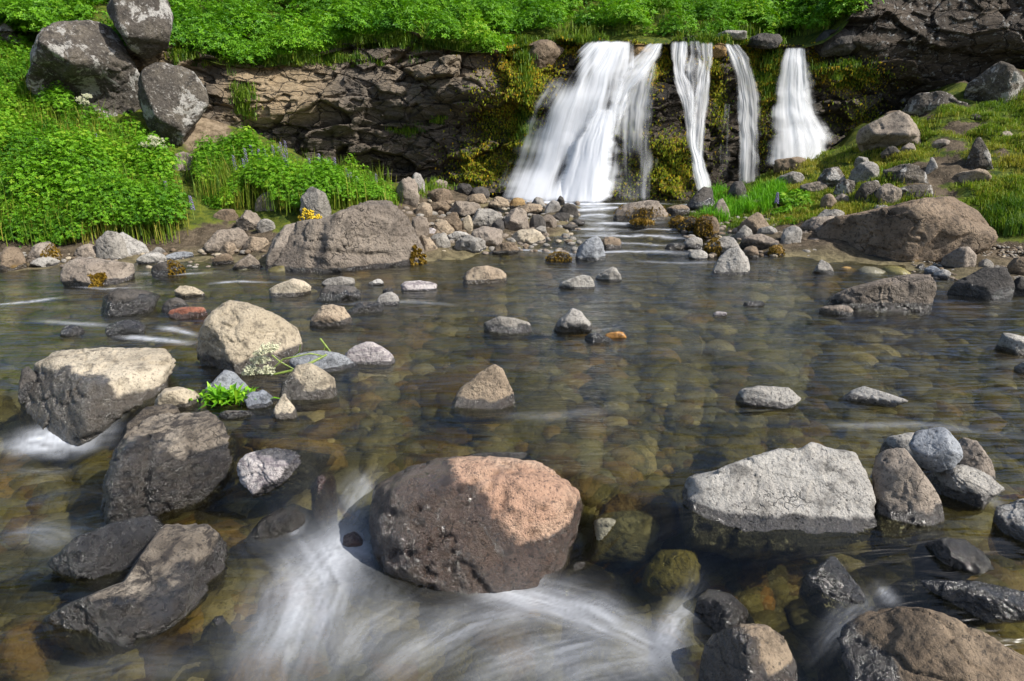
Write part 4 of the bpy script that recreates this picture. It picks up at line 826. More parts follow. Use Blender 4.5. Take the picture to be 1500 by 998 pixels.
# --- rubble between the taupe boulder and the falls
GB = 'rubble heaped at the foot of the falls'
for q in (
 ('craggy upright block at the top left of the rubble beside the lupines', 'taupe', 'b', 580, 615, 258, 303), ('round dark rock behind the craggy upright block', 'grey', 'd', 598, 624, 252, 282), ('grey rock at the back of the rubble under the dark cliff', 'taupe', 'd', 632, 659, 262, 279), ('dark brown rock in front of the grey one under the cliff', 'brown', 'f', 623, 666, 274, 298), ('dark rock with a mossy side at the back of the rubble', 'dark', 'd', 662, 696, 268, 286),
 ('black jagged rock close to the edge of the falls', 'dark', 'f', 683, 718, 273, 293), ('pinkish flat rock below the black jagged rock', 'tan', 'f', 676, 716, 282, 300), ('large smooth brown rock in the middle of the rubble', 'taupe', 'f', 656, 706, 291, 320), ('big pale veined rock in the centre of the rubble', 'grey', 'f', 686, 738, 305, 338), ('dark rounded rock left of the pale veined one', 'brown', 'r', 640, 680, 306, 342),
 ('triangular tan rock left of the rubble centre', 'tan', 'p', 626, 672, 319, 347), ('square brown block next to the taupe boulder', 'taupe', 'b', 601, 630, 317, 350), ('sloping tan slab at the right foot of the taupe boulder', 'tan', 'l', 606, 646, 342, 371), ('grey stone at the water between tan slab and dark block', 'grey', 'd', 626, 664, 340, 367), ('dark fronted block with a pale top at the water', 'grey', 'b', 660, 715, 344, 374), ('large rounded taupe rock behind the pale topped block', 'taupe', 'd', 680, 750, 329, 366),
 ('smooth yellowish oval boulder at the water, right end of the rubble', 'cream', 'o', 745, 801, 335, 360), ('angular brown rock above the yellowish oval boulder', 'taupe', 'f', 734, 778, 303, 340), ('dark veined stone above the right end of the oval boulder', 'dark', 'd', 772, 801, 315, 338), ('brown rounded stone at the right edge of the rubble', 'taupe', 'd', 791, 815, 313, 334), ('tan rock with dark hollow at the top of the rubble', 'tan', 'f', 715, 752, 287, 308), ('mossy brown rock at the top of the rubble near the falls', 'ochre', 'd', 744, 770, 289, 306),
 ('dark rounded stone at the very foot of the broad fall', 'grey', 'd', 775, 799, 288, 308), ('flat tan stone below the mossy brown rock', 'tan', 'f', 757, 798, 297, 316), ('pale stone near the white water', 'grey', 'f', 797, 822, 293, 313), ('small dark triangular stone right in front of the broad fall', 'dark', 'p', 811, 830, 287, 301), ('dark grey stone at the lip of the first rapid', 'dark', 'd', 815, 850, 295, 318), ('flat wet stone in the first rapid', 'dark', 'f', 806, 840, 311, 325), ('tiny black stone in the rapid', 'dark', 'f', 836, 858, 321, 330), ('low dark stone at the side of the second rapid', 'dark', 'f', 815, 848, 328, 338),
 ('brown stone with an orange moss tip at the water right of the pale topped block', 'brown', 'f', 718, 762, 355, 374), ('narrow brown stone wedged behind the large smooth rock', 'brown', 'f', 629, 660, 294, 312), ('layered tan stone below the craggy upright block', 'tan', 'f', 605, 634, 296, 316), ('low grey slab under the triangular tan rock', 'pale', 'f', 648, 690, 338, 353), ('dark grey pebble beside the oval boulder', 'grey', 'd', 781, 803, 331, 346), ('small cream stone left of the pale veined rock', 'cream', 'd', 675, 694, 316, 338), ('flat white stone left of the triangular tan rock', 'white', 'f', 618, 646, 332, 346), ('dark stone in the gap above the yellowish oval boulder', 'dark', 'd', 716, 742, 322, 342)):
    rock(*q, group=GB, wet=.02, planes=14, amp=.085, sharp=30, loose=.74, chip=.13)
# --- centre and right bank
a = rock('flat topped brown rock with mossy sides at the foot of the falls', 'taupe', [(896, 320), (900, 306), (920, 297), (950, 293), (972, 295), (985, 318), (970, 325), (920, 326)], cat='boulder', wet=.03, moss=.06, cuts=[(0, -.3, 1, .55)]); moss_part(a[0], a[1], (a[1][:, 2] < .30) & (a[1][:, 2] > .2), 200, .05)
a = rock('low mound of orange moss in the rapid before the flat topped rock', 'ochre', 'f', 917, 959, 320, 334, wet=.03, moss=.3); moss_part(a[0], a[1], a[1][:, 2] > .15, 380, .05)
rock('brown rock right behind the flat topped rock', 'brown', 'f', 974, 1012, 299, 316, wet=.05, moss=.05)
rock('dark angular rock under the slanting jet', 'dark', 'r', 1000, 1052, 274, 312, wet=.1)
rock('dark wet rock at the foot of the slim curved fall', 'dark', 'd', 1064, 1096, 264, 294, water=False)
rock('brown pyramid rock in the bright grass', 'taupe', 'p', 1038, 1074, 290, 320, water=False)
a = rock('low stone covered in yellow moss at the start of the right bank', 'ochre', 'f', 981, 1004, 317, 333, wet=.04, moss=.2); moss_part(a[0], a[1], a[1][:, 2] > .1, 200, .05)
a = rock('dark rock draped in rusty moss at the rapids, right bank', 'dark', 'd', 994, 1028, 316, 339, wet=.04, moss=.08); moss_part(a[0], a[1], a[1][:, 2] > .12, 200, .05)
a = rock('brown rock with hanging orange moss on its left side, right bank', 'brown', 'd', 1017, 1058, 314, 348, wet=.03, moss=.08); moss_part(a[0], a[1], (a[1][:, 0] < a[1][:, 0].mean()+.02) & (a[1][:, 2] > .05), 300, .06)
rock('layered dark brown rock under the grass of the right bank', 'brown', 'r', 1077, 1130, 311, 343, water=False)
rock('grey egg shaped stone below the layered rock', 'grey', 'd', 1077, 1104, 330, 353, water=False)
rock('flat cracked tan slab at the foot of the right bank', 'taupe', 'f', 1083, 1138, 342, 366, cat='slab')
rock('flat dark stone left of the purple lupine', 'grey', 'f', 1107, 1140, 332, 345, water=False)
rock('brown stone with moss right of the pale pyramid rock', 'brown', 'd', 1087, 1114, 359, 378, wet=.02, moss=.04)
a = rock('small stone buried in orange moss left of the big sloping boulder', 'ochre', 'd', 1127, 1149, 360, 376, wet=.02, moss=.2); moss_part(a[0], a[1], a[1][:, 2] > .0, 160, .04)
rock('dark mossy stone low in the rapid left of the rusty rocks', 'dark', 'f', 971, 1002, 355, 367, wet=.05, moss=.05)
rock('grey stone just below the rusty rocks', 'grey', 'f', 998, 1032, 347, 365, wet=.03)
rock('low pale stone left of the pale pyramid rock', 'pale', 'f', 1007, 1038, 365, 380, wet=.01)
rock('huge brown sloping boulder at the water on the right bank', 'cragtan', [(1168, 376), (1184, 345), (1214, 320), (1270, 309), (1350, 291), (1400, 285), (1440, 308), (1466, 345), (1452, 362), (1372, 377), (1300, 384), (1230, 380), (1190, 380)], cat='boulder', depth=.9, wet=.02, moss=.04, sharp=18, sink=.2, amp=.04, pe=4.5, planes=2, cuts=[(.15, -.55, .82, .42), (-.8, -.55, .15, .5)], k=0.7, dents=[(1235, 350, 14, 40, 25, .12)])
for q in (
 ('tan flat rock on top of the bank behind the sloping boulder', 'taupe', 'f', 1272, 1328, 271, 308), ('grey lichen rock beside the tan flat rock', 'lichen', 'f', 1306, 1370, 266, 305), ('dark dome shaped lichen rock on the right bank', 'lichen', 'd', 1287, 1365, 239, 276), ('grey wedge rock left of the tan flat rock', 'lichen', 'r', 1248, 1294, 261, 300), ('small lichen rock between grass tufts', 'lichen', 'f', 1219, 1256, 263, 286), ('brown rock above the small lichen rock', 'lichen', 'f', 1195, 1246, 244, 276), ('grey pointed rock above the dark dome', 'grey', 'r', 1239, 1294, 232, 266),
 ('grey rock in grass below the bluish fall', 'grey', 'f', 1135, 1179, 251, 272), ('reddish brown rock at the foot of the bluish fall', 'brown', 'f', 1128, 1182, 227, 253), ('flat tan rock right of the purple lupine', 'taupe', 'f', 1170, 1217, 266, 286), ('small brown rock below the flat tan rock', 'brown', 'd', 1199, 1227, 283, 310), ('dark stone left of the sloping boulder top', 'grey', 'f', 1190, 1242, 306, 330), ('flat stone leaning on the sloping boulder', 'taupe', 'f', 1172, 1236, 314, 340), ('grey pitted rock at the left foot of the sloping boulder', 'grey', 'd', 1142, 1179, 328, 358),
 ('upright lichen stone standing alone in the right meadow', 'lichen', 'p', 1407, 1460, 199, 248), ('wide taupe boulder under the dark cliff, right of the bluish fall', 'taupe', 'r', 1242, 1357, 162, 215), ('long grey lichen rock at the foot of the right cliff', 'lichen', 'f', 1320, 1410, 134, 166), ('big pale lichen rock at the right edge under the cliff', 'lichen', 'r', 1406, 1510, 89, 152), ('flat brown stone on top of the big pale lichen rock', 'tan', 'f', 1458, 1502, 85, 99), ('flat tan stone between the cliff and the meadow', 'tan', 'f', 1348, 1392, 126, 139), ('small grey rock sticking out of the meadow', 'grey', 'p', 1354, 1376, 229, 253), ('bare brown rock patch in the right meadow', 'tan', 'f', 1386, 1458, 248, 273), ('dark rock at the edge of the photo below the meadow', 'brown', 'r', 1478, 1530, 318, 352)):
    rock(*q, water=False, amp=.07, loose=.78, chip=.12, sharp=28)
for (px, py, w_, h_, mt) in ((1150, 300, 26, 14, 'lichen'), (1215, 262, 24, 14, 'lichen'), (1262, 244, 22, 14, 'grey'), (1305, 230, 30, 16, 'lichen'), (1330, 222, 24, 12, 'taupe'), (1165, 246, 26, 14, 'brown'), (1110, 305, 24, 14, 'taupe'), (1380, 215, 26, 12, 'taupe'), (1425, 180, 34, 14, 'lichen'), (1470, 205, 30, 14, 'taupe'), (1290, 312, 24, 12, 'grey'), (1400, 160, 40, 18, 'lichen'), (1440, 140, 44, 20, 'lichen'), (1310, 175, 30, 14, 'brown'), (1480, 280, 34, 16, 'taupe'), (1385, 300, 26, 12, 'lichen'), (1095, 296, 20, 12, 'lichen'), (1232, 300, 26, 16, 'taupe')):
    rock('small weathered rock half buried in the grass of the right bank', mt, 'fdrbl'[NROCK[0] % 5], px-w_/2, px+w_/2, py-h_, py, group='small rocks strewn over the right bank', water=False, amp=.09)
for q in (
 ('tan rock at the right foot of the huge sloping boulder', 'taupe', 'r', 1371, 1434, 360, 393), ('grey stone on the gravel right of the sloping boulder', 'grey', 'd', 1430, 1458, 379, 397), ('small bluish stone at the water by the gravel shore', 'blue', 'd', 1351, 1378, 389, 404), ('pale flat stone in the shallows by the gravel shore', 'pale', 'f', 1366, 1394, 395, 408), ('little dark stone at the end of the sloping boulder', 'dark', 'd', 1342, 1356, 386, 396), ('dark stone behind the slate coloured rock', 'dark', 'd', 1480, 1510, 404, 436), ('brown stone at the right edge of the gravel shore', 'brown', 'f', 1474, 1515, 376, 404)):
    rock(*q, wet=.02)
# --- rim rocks above the falls
for q in (
 ('dark mossy rock at the left end of the waterfall ledge', 'brown', [(758, 100), (764, 68), (785, 58), (812, 60), (830, 72), (812, 92), (790, 108)], 9.85), ('grey slab above the middle of the ledge', 'grey', 'f', 1048, 1096, 44, 58, 10.15), ('dark rock on the ledge above the slim fall', 'dark', 'f', 1092, 1146, 48, 70, 10.1), ('dark rock shelf above the bluish fall', 'dark', 'f', 1190, 1262, 40, 78, 10.05), ('rusty moss covered rock on the ledge between two falls', 'ochre', 'f', 916, 958, 62, 92, 9.95), ('mossy lump on the ledge right of the braided stream', 'ochre', 'f', 1038, 1066, 62, 84, 9.98)):
    rock(*q[:-1], Y=q[-1], water=False, amp=.12, k=.9, planes=12, sink=.1)
# --- drowned rocks of the foreground
for q in (
 ('drowned olive rock right of the pinkish boulder, water sliding over it', 'wet', 'd', 808, 912, 792, 872), ('drowned brown rock behind the pinkish boulder on its right', 'sunk_brown', 'f', 876, 1000, 668, 730), ('drowned olive slab in the white water at the bottom', 'sunk_olive', 'f', 838, 966, 858, 930), ('drowned mossy brown rock left of the pinkish boulder', 'wet', 'd', 362, 492, 722, 800), ('little red and green stone at the left foot of the pinkish boulder', 'red', 'd', 476, 546, 770, 812), ('drowned golden brown rock at the bottom left of centre', 'sunk_brown', 'd', 300, 425, 886, 1010), ('drowned dim brown rock in the lower left corner', 'sunk_brown', 'f', -30, 76, 850, 925), ('small black stone tip breaking the water at the bottom left', 'dark', 'p', 288, 348, 890, 930), ('reddish stone under the spill left of the pinkish boulder', 'red', 'b', 456, 494, 684, 740), ('drowned grey green rock upstream of the right foreground slab', 'sunk_grey', 'f', 860, 970, 740, 800), ('drowned pale olive rock left of the broad slab', 'sunk_olive', 'f', 945, 1030, 800, 850), ('flat mossy stone just behind the pinkish boulder', 'wet', 'f', 640, 790, 650, 684), ('drowned orange stone at the right edge of the pool', 'sunk_orange', 'f', 1462, 1520, 690, 710), ('drowned olive boulder in the middle right of the pool', 'sunk_olive', 'f', 1010, 1100, 620, 650)):
    rock(*q, wet=.3, planes=6, sharp=11, sink=.4, k=1.0, drown=.012 if q[1] in ('wet', 'dark', 'red') else -.06)
# ------------------------------------------------------------------ cobbles and gravel
def cobble_mesh(i):
    D, F = ico(3); R = np.random.default_rng(500+i)
    q = D.copy(); pe = 2.3
    ex = np.array([R.uniform(.85, 1.2), R.uniform(.6, .9), R.uniform(.30, .5)])
    f = np.zeros(len(D))
    fs = [np.ones(len(D))]+[np.clip(D@(lambda n: n/np.linalg.norm(n))(R.normal(size=3)), 0, None)/R.uniform(.72, .92) for k in range(5)]
    fs = np.stack(fs); m = fs.max(0); ft = m*((fs/m)**10).sum(0)**.1
    p = D/ft[:, None]*ex
    p *= (1+0.07*fbm(D*1.3+i*7, 3, i))[:, None]
    return p, F
CM = [cobble_mesh(i) for i in range(8)]
KIND = [('sunk_olive', 'olive'), ('sunk_grey', 'grey'), ('sunk_brown', 'brown'), ('sunk_pale', 'pale'), ('sunk_orange', 'orange')]
protos = {}
def bedz(x, y): return float(zt(np.array([x]), np.array([y]))[0])
placed = []; n = 0; tries = 0
GC = 'cobbles lying under water on the stream bed'
while n < 290 and tries < 9000:
    tries += 1
    px = rng.uniform(-20, 1520); py = 400+620*rng.uniform(0, 1)**1.15
    g = G(px, py, -.2); x, y = g[0], g[1]
    z = bedz(x, y)
    if z > zw(x, y)-.07: continue
    s = rng.choice([.06, .08, .105, .135, .19], p=[.20, .26, .24, .19, .11])
    if y > 3.4: s *= 1.25
    if any((x-a)**2+(y-b)**2 < (0.8*(s+c))**2 for a, b, c in placed): continue
    placed.append((x, y, s))
    kk = int(rng.choice(5, p=[.40, .27, .16, .15, .02])); mi_ = int(rng.integers(8)); sz = 'small' if s < .09 else ('middling' if s < .13 else 'large')
    key = (kk, mi_)
    if key not in protos:
        me0 = mk('cobble', CM[mi_][0], CM[mi_][1], RM[KIND[kk][0]], {'wet': np.ones(len(CM[mi_][0])), 'moss': np.zeros(len(CM[mi_][0]))}); protos[key] = me0; o = me0
    else:
        o = protos[key].copy(); COL.objects.link(o)
    o.location = (x, y, min(z+s*.18, float(zw(x, y))-.03-s*.42)); o.scale = (s, s, s); o.rotation_euler = (rng.normal(0, .15), rng.normal(0, .15), rng.uniform(0, 6.3))
    zone = 'in the lower foreground' if y < yedge(x) else ('in the near pool' if y < 3.6 else 'in the far pool')
    tag(o, 'drowned %s %s cobble on the stream bed %s' % (sz, KIND[kk][1], zone), 'cobble', GC)
    n += 1

def merged(name, pos, size, mats, mi_pick, flatn=1.0, n_ico=2):
    """countless small stones as one sheet of stuff"""
    D, F = ico(n_ico); Vs = []; Fs = []; MI = []; k = 0
    for i, (p, s) in enumerate(zip(pos, size)):
        a = rng.uniform(0, 6.3); c, sn = math.cos(a), math.sin(a)
        e = np.array([rng.uniform(.8, 1.2), rng.uniform(.6, .95), rng.uniform(.35, .65)*flatn])
        q = D*e*(1+0.16*vnoise(D*1.4+i*3.7, 3))[:, None]*s
        q = np.stack([q[:, 0]*c-q[:, 1]*sn, q[:, 0]*sn+q[:, 1]*c, q[:, 2]], 1)+p
        Vs.append(q); Fs.append(F+k); k += len(q); MI.append(np.full(len(F), mi_pick[i]))
    V = np.concatenate(Vs)
    o = mk(name, V, np.concatenate(Fs), mats, {'wet': np.zeros(len(V)), 'moss': np.zeros(len(V)), 'tone': np.repeat(rng.uniform(-.65, .75, len(pos)), len(D))}, mi=np.concatenate(MI))
    return tag(o, kind='stuff')
pp_ = []; ss_ = []
for i in range(6000):
    px = rng.uniform(-60, 1560); py = 380+640*rng.uniform(0, 1)**1.1
    g = G(px, py, -.25); pp_.append(g); ss_.append((rng.uniform(.015, .05) if rng.random() < .72 else rng.uniform(.06, .13))*(1.2 if g[1] > 3.5 else 1))
pp_ = np.array(pp_); zb = zt(pp_[:, 0], pp_[:, 1]); keep = zb < zw(pp_[:, 0], pp_[:, 1])-.04
pp_[:, 2] = zb+.008; pp_ = pp_[keep]; ss_ = np.array(ss_)[keep]
o = merged('bed_gravel', pp_, ss_, [RM[k[0]] for k in KIND[:4]], rng.choice(4, len(pp_), p=[.42, .28, .18, .12]))
o['label'] = 'small drowned pebbles covering the whole stream bed'; o['category'] = 'gravel'
pp_ = []; ss_ = []
for (x0, x1, y0, y1, nn, s0, s1) in ((1400, 1540, 358, 410, 700, .008, .022), (0, 420, 364, 392, 130, .02, .05), (590, 850, 290, 372, 420, .02, .055), (1000, 1200, 300, 376, 200, .02, .05), (1330, 1420, 380, 408, 60, .015, .03)):
    for i in range(nn):
        g = hit(rng.uniform(x0, x1), rng.uniform(y0, y1)); pp_.append(g); ss_.append(rng.uniform(s0, s1))
o = merged('shore_gravel', np.array(pp_), ss_, [RM['taupe'], RM['grey'], RM['brown'], RM['cream']], rng.choice(4, len(pp_), p=[.4, .3, .2, .1]))
o['label'] = 'loose gravel and pebbles along both shores between the rocks'; o['category'] = 'gravel'

# ------------------------------------------------------------------ green cover
def rays_on_hill(n, x0, x1, y0, y1):     # points on the hillside spread over what can be seen of it
    x = rng.uniform(-10, 13, n*4); t = rng.uniform(0, 1, n*4)**1.6*9-0.05
    _, tt = hill(x, x*0); y = -tt+t
    z, _ = hill(x, y); p = np.stack([x, y, z], 1); p[:, 2] += lump(p)*sstep(0, .8, t)
    px, py, _ = pix(p); ok = (px > x0) & (px < x1) & (py > y0) & (py < y1)
    return p[ok][:n]
def leafy(name, pts, hgt, wid, leaves, leaflets, lsize, mat, label, cat='plants', spread=0.8, tvar=None, llw=0.40, clump=.20):
    """a mass of plants: every plant a dome of palmate leaves, all in one object"""
    f1, f2, rid = voro(pts*np.array([1.5, 1.5, 0.0])+np.array([3, 5, .5]), 210)
    pts = pts.copy(); pts[:, 2] += clump*np.clip(1-(f1/.62)**2, -.25, 1)*(.5+rid)
    tv_ = .16*(rid-.5); tvar = tv_ if tvar is None else tvar+tv_
    N = len(pts); Lf = leaves*N
    base = np.repeat(pts, leaves, 0); hs = np.repeat(rng.uniform(.6, 1.1, N)*(1+.55*np.clip(fbm(pts*np.array([1.3, 1.3, .5]), 2, 177), -.6, 1)), leaves); ptint = np.repeat(rng.uniform(0, 1, N), leaves)
    th = rng.uniform(0, 2*math.pi, Lf); ph = rng.uniform(0, 1, Lf)**.75
    r = wid*hs*np.sqrt(ph)*rng.uniform(.6, 1.1, Lf)
    h = hgt*hs*(1-0.75*ph)*rng.uniform(.55, 1.15, Lf)
    c = base+np.stack([r*np.cos(th), r*np.sin(th), h], 1)
    nrm = np.stack([np.cos(th)*ph*spread, np.sin(th)*ph*spread, np.full(Lf, .75)], 1)+rng.normal(0, .28, (Lf, 3)); nrm /= np.linalg.norm(nrm, axis=1)[:, None]
    a = np.cross(nrm, rng.normal(size=(Lf, 3))); a /= np.linalg.norm(a, axis=1)[:, None]; b = np.cross(nrm, a)
    V = np.empty((Lf, leaflets, 4, 3), np.float32); s = lsize*hs*rng.uniform(.7, 1.2, Lf)
    for k in range(leaflets):
        an = 2*math.pi*k/leaflets
        d = a*math.cos(an)+b*math.sin(an); e = -a*math.sin(an)+b*math.cos(an)
        V[:, k, 0] = c; V[:, k, 1] = c+(d*.55+nrm*.16+e*llw*.7)*s[:, None]; V[:, k, 2] = c+(d+nrm*.02)*s[:, None]; V[:, k, 3] = c+(d*.55+nrm*.16-e*llw*.7)*s[:, None]
    tint = np.clip(0.30*ptint+0.55*rng.uniform(0, 1, Lf)**1.4+(0 if tvar is None else np.repeat(tvar, leaves)), 0, 1)
    o = mk(name, V.reshape(-1, 3), np.arange(Lf*leaflets*4).reshape(-1, 4), mat, {'tint': np.repeat(tint, leaflets*4)}, smooth=False)
    return tag(o, label, cat, kind='stuff')
def blades(name, pts, L, W, per, mat, label, lean=.5, tvar=None, cat='grass', spread=.04):
    N = len(pts)*per; b = np.repeat(pts, per, 0)+rng.normal(0, 1, (N, 3))*np.array([spread, spread, .004])
    ln = L*rng.uniform(.45, 1.2, N)*np.repeat(rng.uniform(.6, 1.3, len(pts)), per)
    th = rng.uniform(0, 2*math.pi, N); d = np.stack([np.cos(th), np.sin(th), np.zeros(N)], 1); sd = np.stack([-np.sin(th), np.cos(th), np.zeros(N)], 1)
    le = rng.uniform(.1, 1, N)*lean
    mid = b+np.array([0, 0, .62])*ln[:, None]+d*(le*ln*.3)[:, None]; tip = b+np.array([0, 0, 1])*(ln*(1-.45*le))[:, None]+d*(le*ln)[:, None]
    w_ = (W*rng.uniform(.6, 1.3, N))[:, None]
    V = np.stack([b-sd*w_, b+sd*w_, mid+sd*w_*.8, tip, mid-sd*w_*.8], 1)
    F0 = np.array([[0, 1, 2, 4]]); F1 = np.array([[4, 2, 3, 3]])
    V = np.stack([b-sd*w_, b+sd*w_, mid+sd*w_*.75, mid-sd*w_*.75, tip+sd*w_*.08, tip-sd*w_*.08], 1).reshape(-1, 3)
    k = np.arange(N)[:, None]*6
    F = np.concatenate([k+np.array([0, 1, 2, 3]), k+np.array([3, 2, 4, 5])])
    t = np.clip(np.repeat(rng.uniform(0, .6, len(pts)) if tvar is None else tvar, per)+rng.normal(0, .16, N), 0, 1)
    o = mk(name, V, F, mat, {'tint': np.repeat(t, 6)}, smooth=False)
    return tag(o, label, cat, kind='stuff')

hp1 = rays_on_hill(2900, -60, 1290, -60, 110)
hx_, hy_, hd_ = pix(hp1)
dens = fbm(hp1*np.array([.7, .7, 0])+9, 3, 140)
lipd = hy_-lip(hx_)
keep = (rng.uniform(size=len(hp1)) < sstep(-.45, -.05, dens)+.25) & ((hx_ > 740) | (hy_ < lip(hx_)-5) | (rng.uniform(size=len(hp1)) < .35)) & ((hx_ < 740) | ((hy_ < lip(hx_)+2) & (rng.uniform(size=len(hp1)) < .8)))
hp1 = hp1[keep]
leafy('hillside_lupines', hp1, .32, .23, 125, 4, .037, M_LUP, 'dense bright green lupines covering the hillside above the cliff', tvar=0.28*fbm(hp1*np.array([1.1, 1.1, 0]), 3, 150)+.05)
hp2 = rays_on_hill(2400, 560, 1330, -60, 80); hx_, hy_, _ = pix(hp2)
hp2 = hp2[((hx_ > 1030) | (rng.uniform(size=len(hp2)) < .25)) & (hy_ < lip(hx_)-5)]
blades('hillside_grass', hp2, .15, .006, 24, M_GRASS, 'yellowish grass along the hillside rim above the falls', spread=.09, tvar=np.clip(.35+.5*fbm(hp2*2.0, 3, 160), 0, 1))

def on_ground(n, poly, cond=None):       # points on the banks inside a pixel outline
    poly = np.array(poly, float); x0, y0 = poly.min(0); x1, y1 = poly.max(0); out = []
    d = None
    while len(out) < n:
        px = rng.uniform(x0, x1, 400); py = rng.uniform(y0, y1, 400)
        ins = np.zeros(400, bool); j = len(poly)-1
        for i in range(len(poly)):
            xi, yi = poly[i]; xj, yj = poly[j]
            ins ^= ((yi > py) != (yj > py)) & (px < (xj-xi)*(py-yi)/(yj-yi+1e-12)+xi); j = i
        px, py = px[ins], py[ins]
        t = np.linspace(.004, .0135, 240); dr = ray(px, py); pts = CAM+dr[:, None]*t[None, :, None]
        s = zt(pts[..., 0], pts[..., 1]); below = pts[..., 2] < s; k = below.argmax(1); okk = below.any(1)
        g = pts[np.arange(len(px)), k][okk]; out.extend(list(g))
        if not len(g): break
    out = np.array(out[:n]); out[:, 2] = zg(out[:, 0], out[:, 1]); return out
LB = [(-60, 60), (60, 60), (110, 200), (195, 208), (232, 245), (262, 300), (266, 345), (235, 358), (120, 358), (0, 362), (-60, 366)]
lb = on_ground(900, LB); lb2 = on_ground(500, [(-60, -10), (160, -10), (120, 60), (40, 90), (-60, 110)])
leafy('left_bank_plants', lb, .30, .16, 180, 5, .0205, M_LUP, 'lush green leafy plants covering the left bank down to the water', tvar=0.3*fbm(lb*1.6, 3, 151)+.02)
leafy('upper_left_plants', lb2, .30, .20, 105, 4, .034, M_LUP, 'bright green plants on the slope behind the lichen boulders at the top left', tvar=0.3*fbm(lb2*1.6, 3, 152)+.1)
CB = [(306, 305), (298, 262), (310, 248), (340, 240), (380, 252), (470, 270), (520, 276), (575, 292), (560, 305), (440, 315), (380, 305), (330, 310)]
cb = on_ground(520, CB)
leafy('middle_bank_plants', cb, .26, .16, 165, 5, .0205, M_LUP, 'bright green lupine bed on the bank in front of the dark cliff', tvar=0.25*fbm(cb*1.6, 3, 153)+.15)
gb = np.concatenate([on_ground(800, LB), on_ground(450, CB)])
blades('left_bank_grass', gb, .30, .0035, 16, M_GRASS, 'tall thin grass standing between the leafy plants of the left bank', lean=.45, tvar=rng.uniform(.1, 1.0, len(gb)), spread=.09)
sh = on_ground(260, [(640, 268), (700, 275), (640, 285), (600, 300), (560, 310), (570, 290)])
blades('cliff_foot_grass', sh[:90], .10, .005, 20, M_GRASS, 'short grass at the top of the rubble below the dark cliff', tvar=rng.uniform(.2, .6, 90))
RB = [(1010, 330), (1030, 285), (1100, 270), (1180, 238), (1250, 205), (1300, 185), (1400, 168), (1520, 135), (1560, 200), (1560, 350), (1480, 350), (1430, 300), (1270, 310), (1180, 330), (1100, 335)]
rb = on_ground(7500, RB)
rx, ry, _ = pix(rb); soiln = fbm(rb*np.array([0.9, 0.9, 2.2])+3, 4, 33); tuss = fbm(rb*np.array([3.2, 3.2, 3.2]), 3, 171)
bare = sstep(.16, .34, soiln)*(rx > 1230)
rb = rb[(rng.uniform(size=len(rb)) > bare) & (tuss > -.16+.25*rng.normal(size=len(rb)))]
rx, ry, _ = pix(rb); tuss = fbm(rb*np.array([3.2, 3.2, 3.2]), 3, 171)
rb[:, 2] += .05*np.clip(tuss+.15, 0, 1)
blades('right_bank_grass', rb, .055, .0036, 28, M_GRASS, 'short yellow green grass and moss tussocks on the right bank', lean=.8, tvar=np.clip(.68+.6*fbm(rb*1.3, 3, 172)-.25*sstep(1130, 1040, rx), 0, 1), spread=.035)
for poly_, nn, lab in (([(1015, 320), (1025, 290), (1060, 280), (1075, 305), (1060, 330)], 110, 'tall bright green grass tuft around the brown pyramid rock'), ([(1060, 320), (1110, 285), (1140, 275), (1150, 290), (1120, 312)], 160, 'bright green grass patch left of the purple lupine'), ([(1440, 335), (1470, 300), (1500, 310), (1500, 350), (1470, 352)], 90, 'grass tuft at the right end of the sloping boulder')):
    q = on_ground(nn, poly_); blades('bright_grass', q, .15, .004, 26, M_BRIGHT if nn > 100 else M_GRASS, lab, lean=.6, tvar=rng.uniform(.0, .5, len(q)), spread=.03)
q = on_ground(34, [(1130, 322), (1140, 290), (1185, 288), (1195, 318), (1160, 330)])
leafy('lupine_clump', q, .07, .09, 50, 6, .026, M_LUP, 'leafy green lupine clump among the stones of the right bank', tvar=np.full(len(q), .2), clump=.03)['kind'] = 'thing'
bpy.data.objects['lupine_clump']['category'] = 'plant'

# moss and grass hanging on the waterfall ledge
mp_ = []; mt = []
for (cx, cy, rx_, ry_, s) in MOSS:
    nn = int(rx_*ry_*s*1.3)
    a = rng.normal(cx, rx_*.62, nn); b = rng.normal(cy, ry_*.62, nn); ok = (b > lip(a)-3) & (b < basel(a)-12)
    c = cliff_at(a[ok], b[ok]); mp_.append(c); mt.append(np.clip(rng.normal(.45 if cy > 120 else .62, .25, len(c)), 0, 1))
mp_ = np.concatenate(mp_); mt = np.concatenate(mt); N = len(mp_)
L = rng.uniform(.015, .048, N)[:, None]; sd = rng.normal(size=(N, 3))*np.array([1, .3, .2]); sd /= np.linalg.norm(sd, axis=1)[:, None]
out = np.array([0, -1, .35])+rng.normal(0, .4, (N, 3)); tip = mp_+out*L*.6+np.array([0, 0, -.75])*L; mid = mp_+out*L*.6
V = np.stack([mp_+np.array([0, .02, 0]), mid-sd*L*.28, tip, mid+sd*L*.28], 1).reshape(-1, 3)
tag(mk('ledge_moss', V, np.arange(4*N).reshape(-1, 4), M_MOSS, {'tint': np.repeat(mt, 4)}, smooth=False), 'ochre and green moss hanging on the rock between the falls', 'moss', kind='stuff')
gp = []
